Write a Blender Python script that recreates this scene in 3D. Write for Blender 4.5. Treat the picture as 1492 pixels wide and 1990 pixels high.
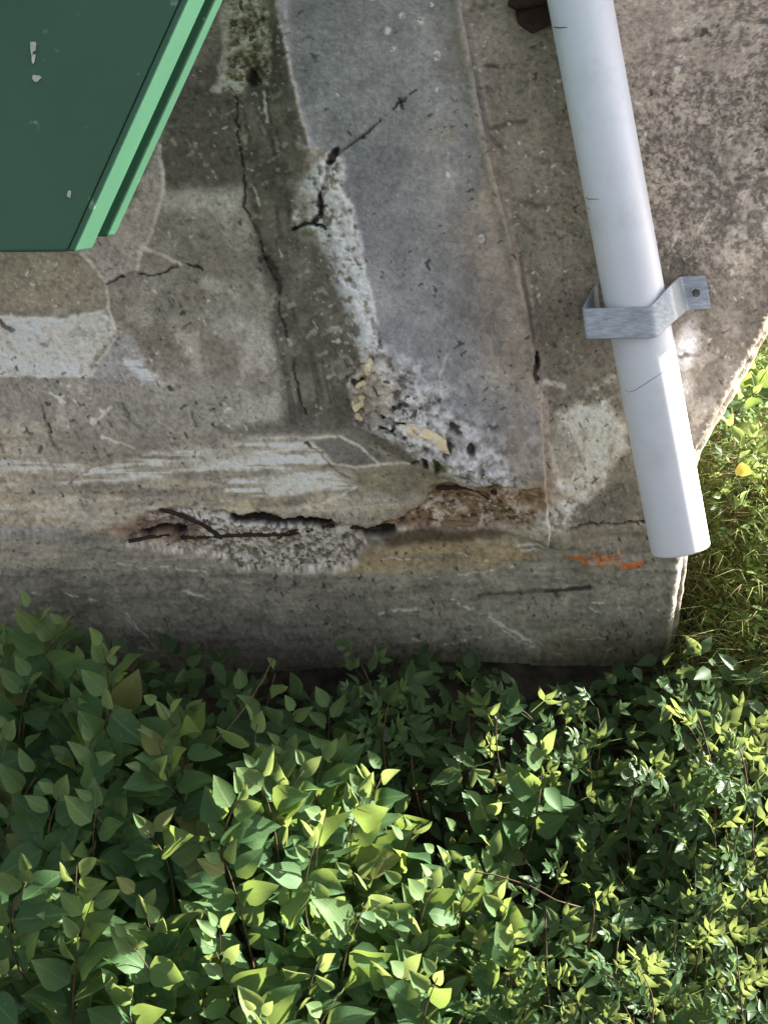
import bpy, bmesh, math, random
import numpy as np
from mathutils import Vector, Matrix

for o in list(bpy.data.objects):
    bpy.data.objects.remove(o, do_unlink=True)
scene = bpy.context.scene
R = math.radians

# ------------------------------------------------------------------ camera
PITCH = R(30.0)
FPX, CX, CY = 2400.0, 746.0, 995.0          # focal length / centre, in photo pixels
CAMZ = 2.6
cam_d = bpy.data.cameras.new("camera")
cam = bpy.data.objects.new("camera", cam_d)
scene.collection.objects.link(cam)
cam.location = (0, 0, CAMZ)
cam.rotation_euler = (R(90) - PITCH, 0, 0)
cam_d.sensor_fit = 'VERTICAL'
cam_d.sensor_height = 24.0
cam_d.lens = 24.0 * FPX / 1990.0
cam_d.clip_end = 2000
scene.camera = cam
scene.render.resolution_x, scene.render.resolution_y = 767, 1024

# ------------------------------------------------------------------ sun and sky
# direction towards the sun, in the camera's right / up / back axes -> world
sa, sb, sc = 0.82, 0.57, -0.035
SUN = Vector((sa,
              sb * math.sin(PITCH) - sc * math.cos(PITCH),
              sb * math.cos(PITCH) + sc * math.sin(PITCH))).normalized()
elev = math.asin(SUN.z)
azim = math.atan2(SUN.x, SUN.y)             # clockwise from +Y
world = bpy.data.worlds.new("World")
scene.world = world
world.use_nodes = True
wn = world.node_tree
wn.nodes.clear()
out = wn.nodes.new('ShaderNodeOutputWorld')
bg = wn.nodes.new('ShaderNodeBackground')
sky = wn.nodes.new('ShaderNodeTexSky')
sky.sky_type = 'NISHITA'
sky.sun_disc = False
sky.sun_elevation = elev
sky.sun_rotation = azim
sky.dust_density = 3.0
sky.ozone_density = 0.6
hs = wn.nodes.new('ShaderNodeHueSaturation')
hs.inputs['Saturation'].default_value = 0.40
bg.inputs['Strength'].default_value = 0.05
wn.links.new(sky.outputs[0], hs.inputs['Color'])
wn.links.new(hs.outputs[0], bg.inputs['Color'])
wn.links.new(bg.outputs[0], out.inputs['Surface'])
sun_d = bpy.data.lights.new("sun", 'SUN')
sun_d.energy = 5.0
sun_d.angle = R(0.5)
sun_d.color = (1.0, 0.95, 0.86)
sun_o = bpy.data.objects.new("sun", sun_d)
scene.collection.objects.link(sun_o)
sun_o.rotation_euler = SUN.to_track_quat('Z', 'Y').to_euler()
sun_o.location = (6, 6, 8)

vs = scene.view_settings
vs.view_transform = 'Standard'
vs.look = 'None'
vs.gamma = 1.0
vs.exposure = 2.6
vs.use_curve_mapping = False
scene.render.engine = 'CYCLES'
scene.cycles.max_bounces = 6
scene.cycles.diffuse_bounces = 4
scene.cycles.caustics_reflective = False
scene.cycles.caustics_refractive = False

# ------------------------------------------------------------------ helpers
col = scene.collection
rng = np.random.default_rng(7)
rnd = random.Random(11)
FWD = Vector((0, math.cos(PITCH), -math.sin(PITCH)))
UP = Vector((0, math.sin(PITCH), math.cos(PITCH)))
RT = Vector((1, 0, 0))
CAM = Vector((0, 0, CAMZ))


def U(px, py, z):
    """point of the place that lies z metres in front of the viewer at a photo position"""
    return CAM + FWD * z + RT * ((px - CX) / FPX * z) - UP * ((py - CY) / FPX * z)


def lin(c):
    return [((v / 255.0) / 12.92 if v / 255.0 <= 0.04045 else ((v / 255.0 + 0.055) / 1.055) ** 2.4) for v in c]


def tag(o, label, cat, group=None):
    o['label'] = label
    o['category'] = cat
    if group:
        o['group'] = group
    return o


def empty(name, loc, label, cat, group=None):
    o = bpy.data.objects.new(name, None)
    o.empty_display_size = 0.1
    o.location = loc
    col.objects.link(o)
    return tag(o, label, cat, group)


def mesh_obj(name, verts, faces, mat, parent=None, smooth=False):
    me = bpy.data.meshes.new(name)
    me.from_pydata([tuple(v) for v in verts], [], faces)
    if mat:
        me.materials.append(mat)
    if smooth:
        me.polygons.foreach_set('use_smooth', [True] * len(me.polygons))
    me.update()
    o = bpy.data.objects.new(name, me)
    col.objects.link(o)
    if parent:
        attach(o, parent)
    return o


def attach(o, parent):
    o.parent = parent
    o.matrix_parent_inverse = Matrix.Translation(-parent.location)


def tube(points, radii, seg=10, caps=True):
    """verts, faces of a tube along points"""
    vs_, fs = [], []
    n = len(points)
    pts = [Vector(p) for p in points]
    ref = None
    for i, p in enumerate(pts):
        t = (pts[min(i + 1, n - 1)] - pts[max(i - 1, 0)]).normalized()
        if ref is None:
            ref = t.orthogonal().normalized()
        ref = (ref - t * ref.dot(t)).normalized()
        b = t.cross(ref)
        r = radii[i] if hasattr(radii, '__len__') else radii
        for k in range(seg):
            a = 2 * math.pi * k / seg
            vs_.append(p + (ref * math.cos(a) + b * math.sin(a)) * r)
    for i in range(n - 1):
        for k in range(seg):
            k2 = (k + 1) % seg
            fs.append((i * seg + k, i * seg + k2, (i + 1) * seg + k2, (i + 1) * seg + k))
    if caps:
        fs.append(tuple(range(seg))[::-1])
        fs.append(tuple((n - 1) * seg + k for k in range(seg)))
    return vs_, fs


def new_mat(name):
    m = bpy.data.materials.new(name)
    m.use_nodes = True
    nt = m.node_tree
    return m, nt, nt.nodes['Principled BSDF']


def noisy_mat(name, c1, c2, rough=0.7, scale=30.0, bump=0.2, bscale=200.0, metal=0.0, detail=6.0, dist=0.002):
    m, nt, p = new_mat(name)
    tc = nt.nodes.new('ShaderNodeTexCoord')
    n1 = nt.nodes.new('ShaderNodeTexNoise')
    n1.inputs['Scale'].default_value = scale
    n1.inputs['Detail'].default_value = detail
    ramp = nt.nodes.new('ShaderNodeValToRGB')
    ramp.color_ramp.elements[0].position = 0.35
    ramp.color_ramp.elements[1].position = 0.65
    ramp.color_ramp.elements[0].color = (*lin(c1), 1)
    ramp.color_ramp.elements[1].color = (*lin(c2), 1)
    n2 = nt.nodes.new('ShaderNodeTexNoise')
    n2.inputs['Scale'].default_value = bscale
    n2.inputs['Detail'].default_value = 4
    bp = nt.nodes.new('ShaderNodeBump')
    bp.inputs['Strength'].default_value = bump
    bp.inputs['Distance'].default_value = dist
    nt.links.new(tc.outputs['Object'], n1.inputs['Vector'])
    nt.links.new(tc.outputs['Object'], n2.inputs['Vector'])
    nt.links.new(n1.outputs[0], ramp.inputs[0])
    nt.links.new(ramp.outputs[0], p.inputs['Base Color'])
    nt.links.new(n2.outputs[0], bp.inputs['Height'])
    nt.links.new(bp.outputs[0], p.inputs['Normal'])
    p.inputs['Roughness'].default_value = rough
    p.inputs['Metallic'].default_value = metal
    return m


# ------------------------------------------------------------------ 2-D noise and masks (stains, relief)
_lat = {}


def vnoise(x, y, seed):
    if seed not in _lat:
        _lat[seed] = np.random.default_rng(seed).random((256, 256))
    L = _lat[seed]
    xi = np.floor(x).astype(np.int64)
    yi = np.floor(y).astype(np.int64)
    fx = x - xi
    fy = y - yi
    fx = fx * fx * (3 - 2 * fx)
    fy = fy * fy * (3 - 2 * fy)
    a = L[yi & 255, xi & 255]
    b = L[yi & 255, (xi + 1) & 255]
    c = L[(yi + 1) & 255, xi & 255]
    d = L[(yi + 1) & 255, (xi + 1) & 255]
    return (a * (1 - fx) + b * fx) * (1 - fy) + (c * (1 - fx) + d * fx) * fy


def fbm(x, y, sx, sy=None, octv=4, seed=1, gain=0.5):
    sy = sy or sx
    t = np.zeros_like(x)
    amp, tot = 1.0, 0.0
    px, py = x / sx, y / sy
    if sx == sy:
        px, py = px * 0.877 - py * 0.479, px * 0.479 + py * 0.877
    for k in range(octv):
        t += amp * vnoise(px + 17.3 * k, py + 9.1 * k, seed + k)
        tot += amp
        amp *= gain
        if sx != sy:
            px, py = px * 2.03, py * 2.03
            continue
        px, py = (px * 0.8 - py * 0.6) * 2.03, (px * 0.6 + py * 0.8) * 2.03
    return t / tot


def sstep(a, b, x):
    t = np.clip((x - a) / (b - a), 0, 1)
    return t * t * (3 - 2 * t)


def seg_dist(x, y, pts):
    d = np.full_like(x, 1e9)
    for (x0, y0), (x1, y1) in zip(pts[:-1], pts[1:]):
        dx, dy = x1 - x0, y1 - y0
        t = np.clip(((x - x0) * dx + (y - y0) * dy) / (dx * dx + dy * dy + 1e-9), 0, 1)
        d = np.minimum(d, np.hypot(x - x0 - t * dx, y - y0 - t * dy))
    return d


def poly_sd(x, y, pts):
    """signed distance, positive inside"""
    inside = np.zeros(x.shape, bool)
    n = len(pts)
    for i in range(n):
        x0, y0 = pts[i]
        x1, y1 = pts[(i + 1) % n]
        if y0 == y1:
            continue
        c = (y0 > y) != (y1 > y)
        xs = (x1 - x0) * (y - y0) / (y1 - y0) + x0
        inside ^= c & (x < xs)
    d = seg_dist(x, y, pts + [pts[0]])
    return np.where(inside, d, -d)


# ------------------------------------------------------------------ the concrete abutment: profile
# tilt of the face against the picture plane, row by row
def tilt(y):
    ks = [(-900, 14), (820, 14), (860, 25), (1010, 29), (1022, 31), (1036, 51), (1150, 55), (1330, 66), (1600, 71)]
    for (a, ta), (b, tb) in zip(ks[:-1], ks[1:]):
        if a <= y <= b:
            return R(ta + (tb - ta) * (y - a) / (b - a))
    return R(ks[-1][1])


PY = np.arange(-900, 1601, 1.0)
ZC = np.zeros_like(PY)
i0 = int(np.where(PY == 0)[0][0])
ZC[i0] = 2.30
for i in range(i0 + 1, len(PY)):
    th = tilt(PY[i - 1])
    t = (PY[i - 1] - CY) / FPX
    ZC[i] = ZC[i - 1] + ZC[i - 1] * math.sin(th) / (math.cos(th) - t * math.sin(th)) / FPX
for i in range(i0 - 1, -1, -1):
    th = tilt(PY[i + 1])
    t = (PY[i + 1] - CY) / FPX
    ZC[i] = ZC[i + 1] - ZC[i + 1] * math.sin(th) / (math.cos(th) - t * math.sin(th)) / FPX


def wall_z(py):
    return float(np.interp(py, PY, ZC))


def wall_pt(px, py, lift=0.0):
    """point on the concrete face, lifted towards the viewer's side along the face normal"""
    th = tilt(py)
    n = -FWD * math.cos(th) - UP * math.sin(th)
    return U(px, py, wall_z(py)) + n * lift


def wall_n(py):
    th = tilt(py)
    return -FWD * math.cos(th) - UP * math.sin(th)


TOPY, BOTY = -700.0, 1590.0
EDGE = [(-900, 3050), (0, 2280), (150, 1900), (310, 1680), (450, 1572), (560, 1526), (640, 1492), (890, 1352), (960, 1341), (1040, 1333), (1090, 1330), (1200, 1314), (1300, 1297), (1600, 1250)]  # upper stretch is out of view, flared to keep sun off the upper pipe


def edge_x(y):
    return np.interp(y, [e[0] for e in EDGE], [e[1] for e in EDGE])


def rows_cols():
    ys = np.concatenate([np.arange(TOPY, -230, 12), np.arange(-230, -30, 5), np.arange(-30, 1370, 2.8), np.arange(1370, BOTY + 1, 14)])
    s0 = np.concatenate([np.arange(-1300, -300, 20), np.arange(-300, -40, 6.5), np.arange(-40, 1400.1, 2.8)])
    s0 = np.concatenate([s0, [1400.0]]) if s0[-1] < 1399.9 else s0
    return ys, s0


ys, s0 = rows_cols()
NY, NX = len(ys), len(s0)
Yg, Sg = np.meshgrid(ys, s0, indexing='ij')
Eg = edge_x(Yg)
# columns stretch a little so that the last one follows the broken right-hand edge
wst = np.clip((Sg - 300) / 1100.0, 0, 1)
Xg = Sg + wst * (Eg - 1400.0)
X, Y = Xg.ravel(), Yg.ravel()

# ---- colour and relief of the face
wx = X + 14 * (fbm(X, Y, 40, octv=3, seed=50) - 0.5) + 6 * (fbm(X, Y, 10, octv=2, seed=55) - 0.5)
wy = Y + 14 * (fbm(X, Y, 40, octv=3, seed=60) - 0.5) + 6 * (fbm(X, Y, 10, octv=2, seed=65) - 0.5)
C = np.zeros((X.size, 3))
H = np.zeros(X.size)                         # metres, outwards


def mixc(c, m):
    global C
    C = C * (1 - m[:, None]) + np.array(c, float)[None, :] * m[:, None]


def pm(pts, soft=6.0, warp=1.0, grow=0.0):
    sd = poly_sd(X + (wx - X) * warp, Y + (wy - Y) * warp, pts)
    return sstep(-soft, soft, sd + grow)


def blob(cx, cy, rx, ry, soft=0.5, ang=0.0, warp=1.0):
    ax, ay = X + (wx - X) * warp - cx, Y + (wy - Y) * warp - cy
    ca, sa_ = math.cos(R(ang)), math.sin(R(ang))
    u, v = (ax * ca + ay * sa_) / rx, (-ax * sa_ + ay * ca) / ry
    return 1 - sstep(1 - soft, 1 + soft, np.hypot(u, v))


def lm(pts, w, soft=2.0, warp=0.5):
    d = seg_dist(X + (wx - X) * warp, Y + (wy - Y) * warp, pts)
    return 1 - sstep(w, w + soft, d)


n_big = fbm(X, Y, 180, octv=4, seed=100)
n_mid = fbm(X, Y, 45, octv=4, seed=110)
n_fin = fbm(X, Y, 9, octv=3, seed=120, gain=0.7)
n_grain = fbm(X, Y, 4.5, octv=2, seed=130, gain=0.8)
n_str = fbm(X + 60 * (n_mid - .5), Y + 40 * (n_big - .5) + 14 * (n_mid - .5), 170, 18, octv=4, seed=140, gain=0.42)
n_str2 = fbm(X + 0.8 * Y, Y + 0.02 * X, 70, 8, octv=4, seed=150, gain=0.5)
n_vert = fbm(X - 0.19 * Y, Y, 14, 120, octv=4, seed=160)

low = sstep(800, 900, Y + 90 * (n_big - 0.5) + 50 * (n_mid - 0.5))                     # start of the rounded nose

# upper face base
C[:] = (139, 131, 117)
mixc((120, 112, 97), sstep(0.48, 0.62, n_big) * 0.9)
mixc((156, 149, 136), sstep(0.5, 0.66, n_mid) * 0.75)
# left field
mixc((150, 144, 133), pm([(-1300, 690), (300, 700), (560, 760), (600, 860), (-1300, 880)], 40) * 0.6)
mixc((141, 130, 110), pm([(-1300, 480), (200, 490), (215, 560), (190, 602), (-1300, 614)], 12) * 0.9)
mixc((86, 81, 71), pm([(330, 150), (440, 100), (540, 150), (560, 360), (300, 365), (316, 300)], 16) * 0.85 * sstep(0.25, 0.55, n_mid + 0.15))
mixc((172, 166, 153), blob(400, 392, 85, 20, 0.6) * 0.7)
mixc((168, 160, 146), blob(490, 655, 26, 34, 0.8) * 0.7)
mixc((165, 160, 150), blob(440, 610, 60, 40, 0.9) * 0.4)
mixc((116, 110, 97), blob(300, 590, 60, 60, 0.9) * 0.35)
# delaminated smooth plate
plate = pm([(120, 485), (250, 400), (312, 285), (320, 340), (312, 400), (293, 450), (278, 490), (268, 522), (228, 544), (205, 548), (180, 500)], 3)
mixc((163, 152, 142), plate)
H += plate * 0.004
whp = pm([(-1300, 612), (60, 612), (130, 618), (205, 600), (222, 640), (214, 668), (186, 690), (168, 738), (100, 734), (-1300, 726)], 3)
mixc((202, 197, 188), whp * (0.80 + 0.2 * sstep(0.4, 0.6, fbm(X, Y, 60, 14, seed=170))))
H += whp * 0.005
gryp = pm([(226, 648), (262, 652), (276, 690), (316, 746), (262, 738), (228, 742), (180, 738), (200, 694)], 3)
mixc((152, 149, 146), gryp * 0.85)
mixc((205, 205, 212), pm([(246, 690), (272, 694), (312, 746), (280, 744), (262, 722), (244, 712)], 6) * sstep(0.38, 0.55, fbm(X, Y, 50, 7, seed=175)) * 0.95)
H += gryp * 0.002
for pts in ([(312, 283), (318, 350), (312, 402), (292, 452), (276, 484), (268, 522)],
            [(205, 545), (213, 600), (226, 652), (202, 692), (170, 738)],
            [(160, 492), (185, 520), (206, 548)], [(280, 482), (320, 495), (352, 512)]):
    mixc((196, 186, 172), lm(pts, 1.6, 4) * 0.75)
# the long cracked dark band left of the smooth channel
band = pm([(440, 120), (500, -340), (545, -340), (560, 120), (610, 292), (572, 372), (575, 450), (640, 500), (702, 650), (690, 760), (700, 830), (560, 838), (520, 560), (470, 330)], 10)
mixc((88, 83, 72), band * 0.92)  # dark tone paints in the shade on the panel's left bevel
mixc((118, 113, 98), band * sstep(0.5, 0.62, n_mid) * 0.6)
mixc((78, 73, 63), band * sstep(0.55, 0.7, n_vert) * 0.8)
mixc((112, 107, 94), pm([(520, 470), (560, 440), (650, 520), (690, 660), (640, 640), (560, 560)], 20) * 0.6)
H += band * 0.003
H += pm([(500, -340), (545, -340), (562, 120), (615, 300), (590, 330), (545, 160)], 8) * 0.010
# smooth blue-grey channel
chan_pts = [(532, -340), (885, -340), (893, 40), (930, 250), (985, 470), (1022, 620), (1034, 720), (1052, 945), (1000, 935), (880, 812), (850, 770), (765, 705), (735, 640), (702, 480), (652, 296), (608, 288), (575, 165), (538, 0)]
chan = pm(chan_pts, 5, 0.35)
mixc((124, 123, 122), chan)
mixc((119, 121, 126), chan * (1 - sstep(0, 190, X - np.interp(Y, [0, 300, 700, 900], [540, 640, 760, 900]))) * 0.8)
mixc((148, 130, 112), chan * (1 - sstep(20, 150, np.interp(Y, [0, 250, 470, 700, 950], [890, 930, 985, 1030, 1052]) - X)) * sstep(140, 330, Y) * 0.85)
mixc((116, 104, 94), chan * (1 - sstep(10, 90, np.interp(Y, [0, 250, 470], [890, 930, 985]) - X)) * (1 - sstep(250, 380, Y)) * 0.8)
mixc((136, 136, 136), chan * sstep(0.5, 0.63, fbm(X, Y, 90, 110, seed=180)) * 0.5)
mixc((104, 104, 106), chan * sstep(0.54, 0.66, fbm(X, Y, 60, 80, seed=185)) * 0.5)
mixc((150, 135, 118), chan * blob(985, 600, 60, 170, 0.8, -8) * 0.6)
mixc((92, 92, 96), chan * blob(640, 20, 70, 40, 0.8) * 0.6)
mixc((165, 162, 152), lm([(538, 0), (575, 165), (607, 288)], 1.2, 3, .6) * 0.6)
mixc((190, 186, 180), lm([(1005, 900), (1010, 850), (1030, 835)], 4, 10) * 0.5)
mixc((182, 178, 170), lm([(858, 790), (852, 720), (866, 680)], 0.8, 3) * 0.4)
# the panel stands proud: long bevel on its left, short step on its right, broken off at its foot
Lx = np.interp(Y, [-700, 0, 180, 400, 560, 760, 830], [400, 452, 462, 478, 538, 582, 600])
Ex = np.interp(Y, [-700, 0, 290, 480, 640, 720, 830], [505, 537, 608, 655, 706, 722, 770])
Rx = np.interp(Y, [-700, 40, 250, 470, 620, 720, 945, 1030], [868, 893, 930, 985, 1022, 1036, 1052, 1060])
jx = 0.25 * (wx - X)
rise = np.clip((X + jx - Lx) / (Ex - Lx), 0, 1)
rise = rise * (1 - 0.60 * sstep(0, 7, X + jx - Rx)) * (1 - sstep(10, 150, X - Rx))
foot = ((Y - 740) * 370 - (X - 690) * 225) / 433.0 + 0.6 * (wy - Y)      # px below the broken lower edge
rise *= 1 - sstep(20, 95, foot)
H += 0.068 * rise
lip = np.exp(-((X + jx - Ex) / 5.0) ** 2) * (Y < 300)
# ridge right of the channel
ridge = lm([(884, -340), (893, 40), (930, 250), (988, 470), (1028, 630), (1036, 700)], 9, 12, 0.4)
mixc((142, 128, 110), ridge * sstep(150, 320, Y) * 0.75)
H += ridge * 0.010
mixc((72, 66, 58), lm([(905, 40), (925, 170), (955, 300), (998, 420), (1012, 520), (1030, 660)], 3, 7) * 0.55 * sstep(0.42, 0.56, n_mid))
strip = pm([(1034, 735), (1052, 735), (1068, 860), (1098, 985), (1060, 970), (1046, 930), (1040, 830)], 8)
mixc((170, 155, 137), strip * 0.9)
H += strip * 0.006
# right field
rf = sstep(0, 14, X - np.interp(Y, [-340, 40, 250, 470, 700, 950, 1030], [897, 905, 945, 1000, 1045, 1075, 1100])) * (1 - low * 0.0)
rgt = rf * sstep(0, 40, X - np.interp(Y, [0, 1050], [1150, 1330]))
mixc((126, 117, 99), rf * (1 - rgt) * 0.8)
mixc((108, 103, 84), rf * (1 - rgt) * sstep(0.47, 0.6, n_mid) * 0.7)
mixc((141, 131, 114), blob(955, 90, 50, 70, 0.7) * 0.6)
mixc((150, 138, 120), blob(1010, 330, 40, 60, 0.9) * 0.4)
mixc((168, 152, 133), rgt * sstep(-100, 60, 560 - Y) * 0.9)
spk = sstep(0.50, 0.60, fbm(X, Y, 120, octv=2, seed=190) * 0.55 + 0.45 * sstep(-250, 150, (X - 1180) * 0.8 + (Y - 260) * 0.35 - 90)) * sstep(0.46, 0.56, fbm(X, Y, 11, octv=4, seed=195, gain=0.95))
mixc((86, 81, 72), rgt * spk * 0.65)
mixc((92, 87, 78), rgt * sstep(0.52, 0.62, fbm(X, Y, 75, octv=4, seed=197, gain=0.6)) * sstep(1230, 1400, X) * sstep(600, 480, Y) * 0.55)
mixc((178, 170, 156), rgt * sstep(0.64, 0.72, fbm(X, Y, 14, octv=2, seed=200)) * 0.6)
mixc((112, 102, 88), rgt * sstep(480, 640, Y) * 0.8)
mixc((136, 126, 112), rgt * sstep(480, 640, Y) * sstep(0.5, 0.6, n_mid) * 0.7)
mixc((96, 92, 74), blob(1310, 530, 60, 40, 0.8) * 0.5)
for pts, a in (([(908, 140), (935, 135), (1000, 132)], .7), ([(905, 172), (950, 176), (985, 173)], .6), ([(950, 250), (985, 243), (1015, 238)], .6),
               ([(1000, 390), (1060, 402), (1080, 398)], .5), ([(915, 20), (960, 14)], .5), ([(1010, 440), (1070, 452)], .4), ([(945, 262), (975, 300)], .4),
               ([(1290, 82), (1340, 80)], .5), ([(1105, 715), (1080, 720)], .7)):
    m = lm(pts, 1, 7, 1.6) * sstep(0.34, 0.56, fbm(X, Y, 18, octv=3, seed=235))
    mixc((74, 69, 58), m * a)
    H -= m * 0.008 * a
# whitish leaching near the pipe
lea = pm([(1075, 800), (1120, 780), (1180, 790), (1216, 830), (1215, 870), (1185, 905), (1165, 950), (1140, 975), (1108, 960), (1070, 930), (1068, 860)], 12, 1.6)
mixc((198, 191, 172), lea * (0.6 + 0.4 * sstep(0.4, 0.55, n_mid)))
H += lea * 0.003
mixc((206, 203, 192), pm([(1110, 800), (1150, 750), (1195, 726), (1190, 770), (1160, 800)], 14, 2.0) * sstep(0.46, 0.58, fbm(X, Y, 24, 16, seed=210)) * 0.85)
mixc((205, 200, 190), pm([(1105, 960), (1150, 920), (1172, 930), (1150, 960), (1110, 1010), (1030, 1022), (1010, 985), (1050, 960)], 8, 1.5) * sstep(0.38, 0.52, n_fin) * 0.9)
mixc((196, 196, 198), blob(1334, 672, 20, 46, 0.7, 12) * 0.75)
mixc((190, 186, 178), blob(1335, 755, 14, 24, 0.7) * 0.5)
mixc((205, 200, 188), lm([(1055, 738), (1090, 748)], 3, 5) * 0.8)
mixc((86, 82, 71), pm([(1110, 985), (1180, 950), (1240, 900), (1260, 1010), (1110, 1014)], 14) * 0.5)
# nose of the wall: horizontally drawn-out stains
nose = low * (1 - sstep(1085, 1140, Y)) * (1 - sstep(985, 1080, X) * 0.85)
mixc((146, 138, 121), nose * 0.9)
mixc((176, 169, 152), nose * sstep(0.52, 0.66, n_str) * 0.75)
mixc((112, 106, 92), nose * sstep(0.50, 0.42, n_str) * 0.0 + nose * (1 - sstep(0.34, 0.48, n_str)) * 0.55)
mixc((160, 146, 116), nose * sstep(0.55, 0.65, n_str2) * 0.6)
w1 = pm([(110, 940), (170, 915), (300, 882), (430, 862), (520, 850), (600, 850), (622, 872), (642, 900), (600, 908), (420, 918), (220, 936)], 6, 0.8)
w2 = pm([(440, 938), (600, 915), (655, 926), (692, 945), (560, 962), (430, 972)], 6, 0.8)
w3 = pm([(-1300, 890), (60, 896), (190, 905), (80, 915), (-1300, 918)], 6)
for w, a in ((w1, 0.95), (w2, 0.9), (w3, 0.7)):
    mixc((206, 203, 191), w * a * sstep(0.34, 0.50, fbm(X, Y, 150, 8, octv=3, seed=220)))
mixc((163, 158, 140), pm([(300, 905), (420, 872), (500, 868), (470, 890), (360, 912)], 8) * 0.7)
gp = pm([(608, 852), (680, 850), (735, 878), (765, 895), (700, 904), (650, 900)], 5, 0.6)
mixc((104, 102, 94), gp * 0.9)
mixc((96, 92, 82), pm([(590, 815), (700, 822), (790, 860), (830, 900), (770, 897), (735, 870), (650, 845), (450, 845), (420, 830)], 10) * 0.75)
mixc((121, 114, 88), pm([(680, 912), (780, 902), (850, 915), (860, 960), (760, 962), (700, 950)], 8) * 0.8)
for pts in ([(608, 850), (660, 848), (700, 868), (735, 900)], [(735, 903), (690, 908), (640, 900)], [(690, 946), (660, 965), (580, 990)], [(735, 903), (800, 898)]):
    mixc((200, 194, 178), lm(pts, 1.2, 3, .3) * 0.7)
mixc((176, 160, 124), pm([(430, 975), (620, 950), (660, 965), (600, 1000), (450, 1005)], 12) * 0.5 * sstep(0.4, 0.55, n_mid))
mixc((140, 141, 143), pm([(-1300, 1018), (120, 1022), (240, 1050), (200, 1078), (-1300, 1084)], 10) * 0.8)
mixc((126, 84, 58), pm([(200, 1030), (290, 1005), (330, 1012), (280, 1035)], 10) * 0.8)
mixc((126, 110, 86), pm([(780, 985), (860, 965), (990, 1020), (790, 1030)], 12) * 0.8)
# front face below the nose
frt = sstep(1030, 1062, Y)
mixc((140, 135, 124), frt * 0.92)
mixc((146, 141, 129), frt * sstep(0.50, 0.68, 0.5 * n_str + 0.5 * n_mid) * 0.5)
mixc((112, 108, 99), frt * (1 - sstep(0.34, 0.50, 0.6 * n_str + 0.4 * n_mid)) * 0.5)
mixc((158, 152, 140), frt * sstep(0.60, 0.68, n_str2) * 0.55)
mixc((92, 89, 82), frt * (1 - sstep(0.30, 0.44, n_str2)) * 0.5)
mixc((112, 109, 102), sstep(1090, 1150, Y + 40 * (n_big - .5)) * 0.4)  # darker lower down: own tone plus shade painted in
mixc((165, 158, 138), pm([(-1300, 1062), (150, 1068), (420, 1090), (400, 1120), (200, 1105), (-1300, 1100)], 14) * 0.5)
mixc((163, 141, 101), pm([(690, 1062), (830, 1040), (1000, 1052), (1060, 1085), (960, 1105), (760, 1112), (640, 1110)], 16) * 0.75 * sstep(0.3, 0.5, n_str + 0.05))
mixc((74, 58, 44), pm([(740, 1042), (830, 1025), (960, 1024), (1000, 1036), (860, 1056), (760, 1062)], 8) * 0.75)
mixc((150, 146, 134), pm([(700, 1112), (900, 1104), (1100, 1095), (1000, 1125), (760, 1135)], 10) * 0.5)
for pts, w in (([(1008, 1058), (1040, 1053), (1076, 1050)], 4.5), ([(888, 1076), (950, 1089)], 3), ([(350, 1143), (408, 1166)], 4.5), ([(60, 1154), (160, 1160), (222, 1176)], 3),
               ([(740, 1190), (800, 1186), (825, 1180)], 3.5), ([(800, 1242), (845, 1241)], 3.5), ([(1130, 1170), (1168, 1196)], 2.5), ([(480, 1136), (500, 1137)], 2),
               ([(1045, 1062), (1010, 1068)], 2), ([(745, 1083), (800, 1088)], 2), ([(180, 1170), (250, 1190), (320, 1278)], 1.5), ([(250, 1248), (320, 1272)], 2.5),
               ([(1000, 1100), (930, 1110), (830, 1130)], 2.5), ([(880, 1165), (980, 1215), (1040, 1250)], 3.5), ([(920, 1180), (1010, 1245), (1090, 1275)], 2.5), ([(1140, 1165), (1170, 1175)], 2),
               ([(400, 1112), (230, 1098)], 2), ([(1120, 1240), (1180, 1238)], 2), ([(860, 1250), (930, 1240)], 3)):
    mixc((206, 202, 192), lm(pts, w * 0.25, w * 0.9, 1.0) * 0.75 * sstep(0.38, 0.56, fbm(X, Y, 20, 6, octv=3, seed=225)))
mixc((40, 38, 35), lm([(1058, 1146), (1110, 1144), (1145, 1141)], 2.5, 3) * 0.8)
mixc((60, 57, 52), lm([(930, 1156), (1010, 1150), (1060, 1147)], 2, 4) * 0.6)
mixc((92, 82, 60), pm([(1060, 1230), (1200, 1225), (1310, 1235), (1290, 1340), (1050, 1320)], 30) * 0.5)
mixc((208, 198, 178), sstep(16, 5, Eg.ravel() - X) * sstep(1080, 1110, Y) * 0.6)  # pale strip: sunlight on the chamfered edge, painted into the colour

# ---- orange paint mark on the front face
pnt = pm([(1098, 1079), (1140, 1077), (1200, 1074), (1210, 1082), (1248, 1092), (1246, 1104), (1200, 1100), (1130, 1092)], 5, 1.3)
pnt = np.maximum(pnt, lm([(1200, 1070), (1196, 1096)], 3, 4))
pnt *= sstep(0.40, 0.54, fbm(X, Y, 26, 6, octv=3, seed=230, gain=0.8) + 0.02)
mixc((214, 92, 22), pnt * 0.9)

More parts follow.
